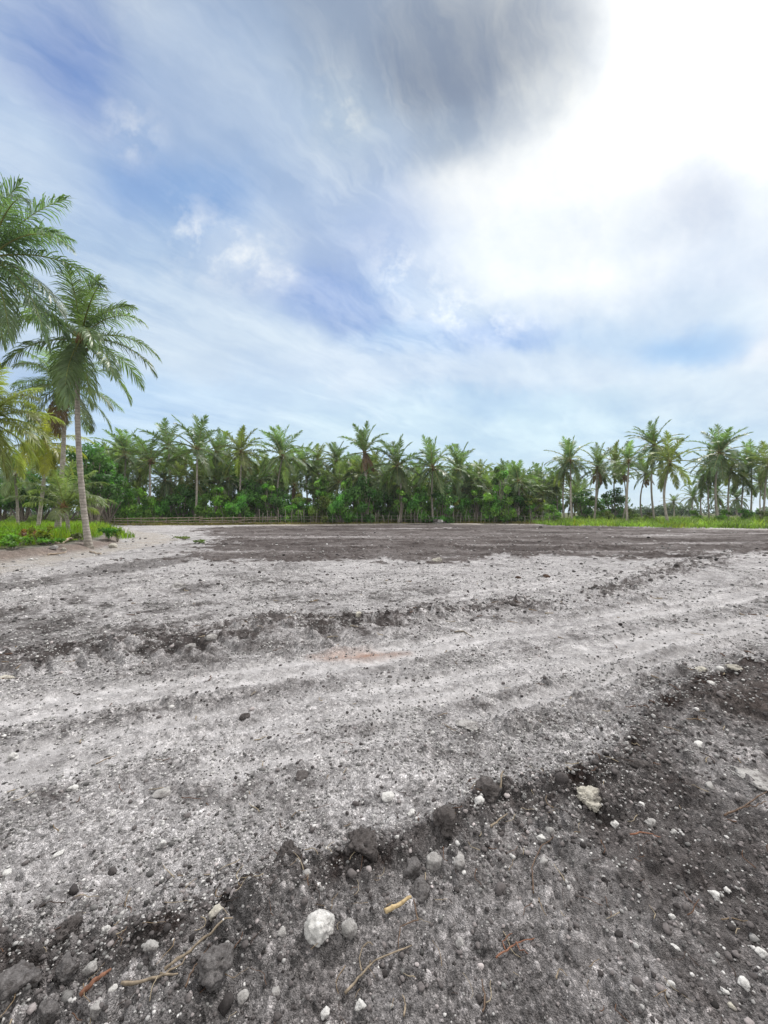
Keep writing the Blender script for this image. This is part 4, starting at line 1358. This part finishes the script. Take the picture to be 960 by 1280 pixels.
S(610, 1002, 38, M_CLOD, 'thick dark chunk of soil with a stick standing beside it', 'dirt_clod', 'clod', rough=.3)
S(133, 1168, 14, M_WHITE, 'white stone beside the dark clod near the lower left corner')
S(86, 1172, 34, M_CLOD, 'dark clod left of a white stone near the lower left corner', 'dirt_clod', 'clod', rough=.34)
S(24, 1238, 44, M_GREYCLOD, 'largest dusty grey boulder clod, at the lower left border', 'dirt_clod', 'clod', rough=.26)
S(84, 1226, 34, M_GREYCLOD, 'dusty grey boulder clod second from the lower left border', 'dirt_clod', 'clod', rough=.26)
S(272, 1228, 36, M_GREYCLOD, 'big grey boulder clod right of the long dry stick', 'dirt_clod', 'clod', rough=.28, flat=.9)
S(64, 1272, 34, M_GREYCLOD, 'grey boulder clod cut by the bottom border under two others', 'dirt_clod', 'clod', rough=.28)
S(122, 1272, 20, M_PALE, 'pale stone at the bottom border by the lower left clods')
S(302, 1248, 15, M_PALE, 'pale stone at the foot of the big clod right of the long stick')
S(115, 1220, 20, M_PALE, 'pale grey stone between the left boulder clods and the short stick')
S(144, 1242, 14, M_WHITE, 'round white stone at the left end of the thin straight stick')
S(190, 1210, 18, M_PALE, 'half dark stone just above the long dry stick')
S(270, 1163, 20, M_CREAM, 'cream white stone at the upper end of the long dry stick')
S(25, 1202, 11, M_WHITE, 'small white pebble above the largest boulder clod')
S(203, 1060, 12, M_WHITE, 'bright white pebble pair member alone on the grey gravel slope')
S(91, 985, 12, M_WHITE, 'white chip on the grey gravel toward the left border')
S(72, 1069, 13, M_WHITE, 'flat white chip below the rough gravel at the left', flat=.5)
S(8, 1090, 12, M_WHITE, 'white pebble at the left border on the grey gravel', flat=.6)
S(202, 993, 26, M_PALE, 'half sunk pale slab on the gravel left of the middle', flat=.4, sink=.5)
S(15, 946, 14, M_WHITE, 'bright white stone by the left border between the wheel tracks')
S(735, 1010, 34, M_CREAM, 'cream broken limestone lump, largest pale lump at the right', flat=.55, rough=.32)
S(770, 1033, 13, M_WHITE, 'white stone just right of the cream broken lump')
S(677, 1050, 15, M_WHITE, 'flat white oval stone left below the cream broken lump', flat=.5)
S(687, 1042, 13, M_PALE, 'grey stone behind the flat white oval stone')
S(842, 1037, 9, M_WHITE, 'white pebble beside a red root fibre at the right')
S(802, 1016, 10, M_WHITE, 'small white stone right of the cream broken lump on the clods')
S(812, 1031, 16, M_PALE, 'pale lump among the grey clods right of the cream broken lump')
S(641, 1072, 10, M_WHITE, 'small white stone at the edge of the smooth dark soil')
S(679, 1084, 13, M_PALE, 'round grey stone on the smooth dark soil below the white oval')
S(887, 983, 13, M_PALE, 'pale stone near the white crust patch at the right border')
S(893, 1114, 13, M_WHITE, 'white stone left of a close pair at the right')
S(910, 1111, 10, M_WHITE, 'white stone right of a close pair at the right')
S(952, 1183, 12, M_WHITE, 'white flat stone at the right border low down')
S(840, 1142, 9, M_WHITE, 'tiny white pebble on the smooth dark soil')
S(845, 1175, 11, M_WHITE, 'slanted white chip on the dark soil right of the smooth patch', flat=.5)
S(931, 1224, 16, M_WHITE, 'largest white stone of the lower right corner trio')
S(906, 1228, 11, M_WHITE, 'left stone of the lower right corner trio')
S(914, 1247, 12, M_CREAM, 'cream lowest stone of the lower right corner trio')
S(790, 1240, 9, M_PALE, 'grey pebble on the dark soil at the bottom right of centre')
S(838, 1221, 10, M_WHITE, 'white pebble between the smooth soil and the corner trio')
S(796, 963, 26, M_CLOD, 'dark flat slab of soil tilted on the ridge at the right', 'dirt_clod', 'clod', flat=.5, rough=.2)
S(878, 839, 16, M_CREAM, 'cream lump at the left end of the white crumbly heap', flat=.8)
S(900, 842, 15, M_WHITE, 'white lump in the white crumbly heap by the brown soil', flat=.6)
S(916, 843, 18, M_CREAM, 'flattest lump at the right end of the white crumbly heap', flat=.5)
S(889, 861, 14, M_WHITE, 'white stone just below the white crumbly heap', flat=.6)
S(873, 934, 16, M_WHITE, 'flat bright white stone on the brown clods at the right', flat=.4)
S(936, 968, 50, M_PALE, 'low pale crust patch at the right border', flat=.22, sink=.45, rough=.3)
S(583, 906, 38, M_PALE, 'pale flush stone worn flat in the middle of the gravel', flat=.18, sink=.45)
S(305, 897, 14, M_CLOD, 'dark upright clod on the gravel between the wheel tracks', 'dirt_clod', 'clod', flat=1)
S(375, 970, 18, M_CLOD, 'dark soil lump left of the middle on the gravel', 'dirt_clod', 'clod', flat=.5)
S(263, 806, 16, M_PALE, 'pale block on the soil ridge right of the tread marks')
S(238, 814, 14, M_PALE, 'pale block beside the tread marks, left of another')
S(148, 808, 26, M_CLOD, 'dark clod behind the tread marks on the left ridge', 'dirt_clod', 'clod', rough=.34, flat=.6)
S(8, 848, 20, M_CREAM, 'cream flat stone at the left border above the wheel track', flat=.4)
S(222, 733, 20, M_PALE, 'rounded pale boulder alone on the light gravel at the left', flat=.7)
S(546, 702, 13, M_CREAM, 'cream stone at the edge of the far dark soil')
S(683, 722, 11, M_BROWN, 'reddish brown clod on the light gravel right of centre', 'dirt_clod', 'clod')
S(648, 722, 9, M_BROWN, 'dark brown clod left of the reddish one', 'dirt_clod', 'clod')
S(640, 757, 15, M_CLOD, 'large dark clod on the middle soil ridge', 'dirt_clod', 'clod', rough=.34, flat=.6)
S(745, 741, 13, M_CLOD, 'dark clod at the right end of the middle soil ridge', 'dirt_clod', 'clod', rough=.34, flat=.6)
S(448, 782, 10, M_CREAM, 'upright cream stone on the ridge above the orange patch', flat=1.1)


def stick(pts, rad, mat, label, name='twig', cat='twig', lift=0.012, side=()):
    """a dry stick lying on the soil: points in the photograph's pixels, thickness in metres"""
    Q = [G(*p) for p in pts]
    t = np.linspace(0, len(Q) - 1, 5 * (len(Q) - 1) + 1)
    x = np.interp(t, range(len(Q)), [q[0] for q in Q]); y = np.interp(t, range(len(Q)), [q[1] for q in Q])
    z = ground(x, y)
    zs = np.convolve(np.pad(z, 3, mode='edge'), np.ones(7) / 7, 'valid')
    z = np.maximum(zs, z * 0.5 + zs * 0.5) + lift
    g = np.random.default_rng(int(pts[0][0] * 3 + pts[0][1]))
    P = np.stack([x + g.normal(0, .0012, len(x)), y + g.normal(0, .0012, len(x)), z], 1)
    A = Acc()
    V, Fc = tube(P, np.linspace(rad, rad * 0.5, len(P))[:, None] * g.uniform(.62, 1.15, (len(P), 6)) * g.uniform(.8, 1.1, (1, 6)), 6)
    A.add(V, Fc, (0, 0, 0))
    for sp in side:
        Q2 = [G(*p) for p in sp]
        t2 = np.linspace(0, len(Q2) - 1, 4 * (len(Q2) - 1) + 1)
        x2 = np.interp(t2, range(len(Q2)), [q[0] for q in Q2]); y2 = np.interp(t2, range(len(Q2)), [q[1] for q in Q2])
        z2 = ground(x2, y2) + lift + 0.004
        V, Fc = tube(np.stack([x2, y2, z2], 1), np.linspace(rad * .6, rad * .3, len(x2)), 5)
        A.add(V, Fc, (0, 0, 0))
    return tag(obj(name, A.mesh(name, True), mat), label, cat)


stick([(205, 1232), (245, 1205), (290, 1178)], 0.0062, M_TWIG, 'long dry tan stick lying diagonally near the lower left', lift=.025, side=[[(200, 1238), (225, 1226), (232, 1216)]])
stick([(150, 1250), (190, 1243), (222, 1236)], 0.006, M_TWIG, 'thin straight tan stick below the long one', lift=.02)
stick([(100, 1258), (120, 1246), (138, 1236)], 0.010, M_RED, 'short thick reddish stick near the lower left boulder clods', lift=.02)
stick([(432, 1244), (452, 1222), (470, 1208), (515, 1186)], 0.005, M_TWIG, 'forked dry twig below the biggest white lump', lift=.016, side=[[(452, 1220), (449, 1205), (454, 1190)], [(454, 1190), (460, 1186), (466, 1191)]])
stick([(482, 1147), (497, 1141), (514, 1134)], 0.0125, M_YELLOW, 'short split piece of yellow wood on the dark soil', 'wood_chip', 'wood', lift=.018)
stick([(517, 1134), (522, 1155), (500, 1163), (497, 1190)], 0.0035, M_ROOT, 'thin bent root hanging from the split yellow wood', 'root', 'root')
stick([(620, 1196), (632, 1186), (645, 1178), (668, 1172)], 0.0042, M_RED, 'red fibrous root curled on the smooth dark soil', 'root', 'root', side=[[(632, 1186), (628, 1176), (640, 1170)], [(645, 1178), (650, 1186), (660, 1190)]])
stick([(613, 1050), (622, 1038), (634, 1026)], 0.006, M_TWIG, 'short pale stick at the right end of the dark ridge')
stick([(626, 1006), (627, 996), (629, 988)], 0.007, M_TWIG, 'stick standing beside the thick dark chunk of soil', lift=.04)
stick([(667, 1118), (665, 1090), (676, 1062), (692, 1054)], 0.0035, M_ROOT, 'thin curved root crossing the smooth dark soil', 'root', 'root')
stick([(788, 1054), (808, 1053), (826, 1052)], 0.004, M_RED, 'bright red root fibre beside a white pebble at the right', 'root', 'root')
stick([(905, 1021), (930, 1010), (958, 990)], 0.006, M_ROOT, 'brown root lying towards the right border', 'root', 'root', side=[[(930, 1010), (945, 1010), (958, 1006)]])
stick([(505, 1275), (507, 1260), (504, 1248)], 0.004, M_TWIG, 'short twig at the bottom border right of the white pair')
stick([(695, 1218), (700, 1206), (710, 1216)], 0.003, M_TWIG, 'thin grass straw bent on the smooth dark soil')
stick([(232, 1252), (242, 1226), (262, 1196)], 0.004, M_ROOT, 'dark thin root beside the big clod right of the long stick', 'root', 'root')
stick([(604, 1262), (606, 1240), (602, 1226)], 0.0035, M_ROOT, 'short upright root at the bottom border near the middle', 'root', 'root')
stick([(568, 792), (580, 790), (592, 797)], 0.012, M_BARK, 'dark bent stick on the wheel track at the centre')



def bank_stone(px, d, r, mat, label, seed):
    x = (px - 480) / F * d
    tag(obj('stone', rock_mesh('stone', r, seed, 3, .22, .7), mat, loc=(x, d, zat(x, d) + r * .3)), label, 'stone')


bank_stone(66, 14.6, .13, M_PALE, 'pale stone on the eroded bank slope left of the leaning palm', 1)
bank_stone(80, 14.9, .10, M_CREAM, 'cream stone on the bank slope, nearest to the leaning palm', 2)
bank_stone(58, 15.4, .22, M_GREYCLOD, 'big grey stone beside the weed patch on the bank', 3)
bank_stone(37, 12.9, .07, M_WHITE, 'white stone at the foot of the bank near the left border', 4)
bank_stone(141, 17.6, .20, M_CREAM, 'pale lump under the dark green clump at the track bend', 5)
for q, (a, b, r, lab) in enumerate((((70, 15.3), (95, 17.6), .07, 'weathered fallen palm stem lying up the bank left of the leaning palm'), ((112, 15.4), (128, 14.2), .025, 'bare branch sticking down the bank below the leaning palm'), ((60, 13.9), (83, 14.6), .03, 'brown branch lying along the foot of the bank'))):
    (ax, ay), (bx_, by_) = [((p - 480) / F * d, d) for p, d in (a, b)]
    ph = np.linspace(0, 1, 9); gq = np.random.default_rng(q)
    X = ax + (bx_ - ax) * ph; Y = ay + (by_ - ay) * ph
    P = np.stack([X, Y, ground(X, Y) + r * 0.8 + 0.05 * ph], 1) + gq.normal(0, .012, (9, 3))
    V, Fc = tube(P, np.linspace(r, r * .6, 9), 8)
    tag(obj('fallen_log' if q == 0 else 'branch', mesh_np('branch', V, Fc, smooth=True), M_BAMBOO), lab, 'log' if q == 0 else 'branch')


# ------------------------------------------------------------------ loose gravel and crumbs of soil
def rubble(name, n, seed, rmin, rmax, rlo, label, cat, mat, dark):
    g = np.random.default_rng(seed)
    base = []
    for s in range(14):
        base.append(rock_shape(1.0, 900 + s + seed, 2 if dark else 1, 0.30, 0.72, 8))
    rr = np.exp(g.uniform(math.log(rmin), math.log(rmax), n))
    th = g.uniform(R(-52), R(52), n)
    x = rr * np.sin(th); y = rr * np.cos(th)
    size = np.maximum(rr * rlo / 416.0, 0.0025) * (g.pareto(2.1, n) + 1.0)
    size = np.minimum(size, np.where(dark, np.where(g.uniform(size=n) < .12, 0.03, 0.014), np.where(g.uniform(size=n) < .1, 0.02, 0.010)) * g.uniform(.6, 1.2, n))
    size = np.maximum(size, np.where(g.uniform(size=n) < .25, rr * np.where(dark, 0.0042, 0.0028), 0) * g.uniform(.6, 1.2, n))
    dk = np.maximum(sstep(-0.15, 0.05, poly_sd(x, y, DARK_POLY)), 0)
    ed, _, _ = line_dist(x, y, EDGE_W)
    bd, _, _ = line_dist(x, y, BERM_W)
    e = np.maximum(np.exp(-(ed / 0.2) ** 2), np.exp(-(bd / 0.45) ** 2))
    trk = np.zeros(n)
    for T in TRACKS[:2]:
        td, _, _ = line_dist(x, y, T)
        trk = np.maximum(trk, np.exp(-(td / 0.22) ** 4))
    cl = sstep(-0.5, 0.4, fbm(x * 1.5, y * 1.5, 500 + seed, 3))
    if dark:
        p = np.clip(0.10 + 0.9 * e + 0.35 * dk, 0, 1) * (0.3 + 0.7 * cl)
    else:
        p = (0.15 + 0.85 * cl) * (1 - 0.66 * dk) * (1 + 1.3 * e) * (1 - 0.75 * sstep(9, 14, y))
    keep = g.uniform(0, 1, n) < p * (1 - 0.7 * trk) * (1 - 0.9 * sstep(8, 36, rr)) * (poly_sd(x, y, BANK) < 0.2)
    x, y, size = x[keep], y[keep], size[keep]
    m = len(x)
    z = ground(x, y)
    kind = g.integers(0, 14, m)
    Vs, Fs, Cs = [], [], []
    off = 0
    for s in range(14):
        idx = np.where(kind == s)[0]
        BV, BF = base[s]
        a = g.uniform(0, 6.28, len(idx)); ca, sa = np.cos(a), np.sin(a)
        V = BV[None] * size[idx][:, None, None]
        X = V[..., 0] * ca[:, None] - V[..., 1] * sa[:, None]; Yv = V[..., 0] * sa[:, None] + V[..., 1] * ca[:, None]
        V = np.stack([X + x[idx][:, None], Yv + y[idx][:, None], V[..., 2] * g.uniform(.7, 1.1, len(idx))[:, None] + (z[idx] + size[idx] * 0.22)[:, None]], -1)
        nb = len(BV)
        Fs.append((BF[None] + (np.arange(len(idx)) * nb)[:, None, None] + off).reshape(-1, 3))
        Vs.append(V.reshape(-1, 3)); off += len(idx) * nb
        if dark:
            c = np.array([0.10, 0.09, 0.09])[None] * np.exp(g.normal(0, 0.55, (len(idx), 1)))
        else:
            u = g.uniform(0, 1, (len(idx), 1))
            v = np.where(u < 0.13, g.uniform(0.42, 0.62, u.shape), np.where(u < 0.65, g.uniform(0.20, 0.42, u.shape), g.uniform(0.06, 0.20, u.shape)))
            c = v * np.array([1.0, 0.975, 0.965])
        Cs.append(np.repeat(c, nb, 0))
    me = mesh_np(name, np.concatenate(Vs), np.concatenate(Fs), np.concatenate(Cs))
    tag(obj(name, me, mat), label, cat, kind='stuff')


def crumb_mat():
    m, nt, out = mat_base('gravel_crumb')
    a = nt.nodes.new('ShaderNodeAttribute'); a.attribute_name = 'col'
    geo = nt.nodes.new('ShaderNodeNewGeometry')
    n = nnoise(nt, 160, 5, 0.7, geo.outputs['Position'])
    c = nmix(nt, 'MULTIPLY', 1.0, a.outputs['Color'], ramp(nt, n.outputs['Fac'], [(0.3, 0.6), (0.7, 1.25)]))
    b = nt.nodes.new('ShaderNodeBsdfPrincipled')
    nt.links.new(c, b.inputs['Base Color'])
    b.inputs['Roughness'].default_value = 0.95
    b.inputs['Specular IOR Level'].default_value = 0.12
    nt.links.new(b.outputs[0], out.inputs['Surface'])
    return m


def litter():
    g = np.random.default_rng(77)
    A = Acc()
    n = 0
    while n < 420:
        r = math.exp(g.uniform(math.log(1.1), math.log(9))); th = g.uniform(R(-46), R(46))
        x, y = r * math.sin(th), r * math.cos(th)
        pt = (np.array([x]), np.array([y]))
        ed, _, _ = line_dist(*pt, EDGE_W); bd, _, _ = line_dist(*pt, BERM_W)
        if g.uniform() > 0.10 + 0.6 * math.exp(-(ed[0] / .25) ** 2) + 0.5 * math.exp(-(bd[0] / .4) ** 2) + 0.15 * (poly_sd(*pt, DARK_POLY)[0] > 0):
            continue
        n += 1
        a = g.uniform(0, 6.28); L = g.uniform(0.03, 0.13) * (0.7 + 0.12 * r); k = 6
        da = np.cumsum(g.normal(0, 0.35, k))
        px = x + np.cumsum(np.cos(a + da)) * L / k; py = y + np.cumsum(np.sin(a + da)) * L / k
        pz = ground(px, py)
        pz = np.maximum(pz, np.mean(pz)) * 0.6 + np.max(pz) * 0.4 + 0.003 + g.uniform(0, 0.01)
        c = [(0.20, 0.15, 0.10), (0.11, 0.065, 0.045), (0.30, 0.25, 0.18), (0.06, 0.045, 0.04)][g.integers(0, 4)]
        V, Fc = tube(np.stack([px, py, pz], 1), np.linspace(1, .5, k) * max(0.0011, r * 0.0009) * g.uniform(.7, 1.5), 4)
        A.add(V, Fc, c)
    tag(obj('plant_litter', A.mesh('plant_litter'), M_CRUMB), 'fine root fibres and straw bits strewn over the turned soil', 'litter', kind='stuff')


M_CRUMB = crumb_mat()
litter()
rubble('gravel', 105000, 1, 0.95, 44, 0.75, 'loose pale limestone gravel scattered over the grey field', 'gravel', M_CRUMB, False)
rubble('soil_crumbs', 36000, 2, 0.95, 44, 1.1, 'dark crumbs of soil along the ridges and over the dark ground', 'soil', M_CRUMB, True)


# ================================================================== humid air over the field
def haze():
    m, nt, out = mat_base('humid_air')
    v = nt.nodes.new('ShaderNodeVolumePrincipled')
    v.inputs['Color'].default_value = (0.93, 0.96, 1.0, 1)
    v.inputs['Density'].default_value = HAZE
    v.inputs['Anisotropy'].default_value = 0.2
    nt.links.new(v.outputs[0], out.inputs['Volume'])
    V = np.array([[x, y, z] for z in (-1.5, 16.0) for y in (-950, 950) for x in (-950, 950)], float)
    Fq = np.array([[0, 2, 3, 1], [4, 5, 7, 6], [0, 1, 5, 4], [2, 6, 7, 3], [0, 4, 6, 2], [1, 3, 7, 5]])
    tag(obj('haze', mesh_np('haze', V, Fq), m), 'thin humid haze over the whole field', 'haze', kind='stuff')


HAZE = 0.0003
haze()
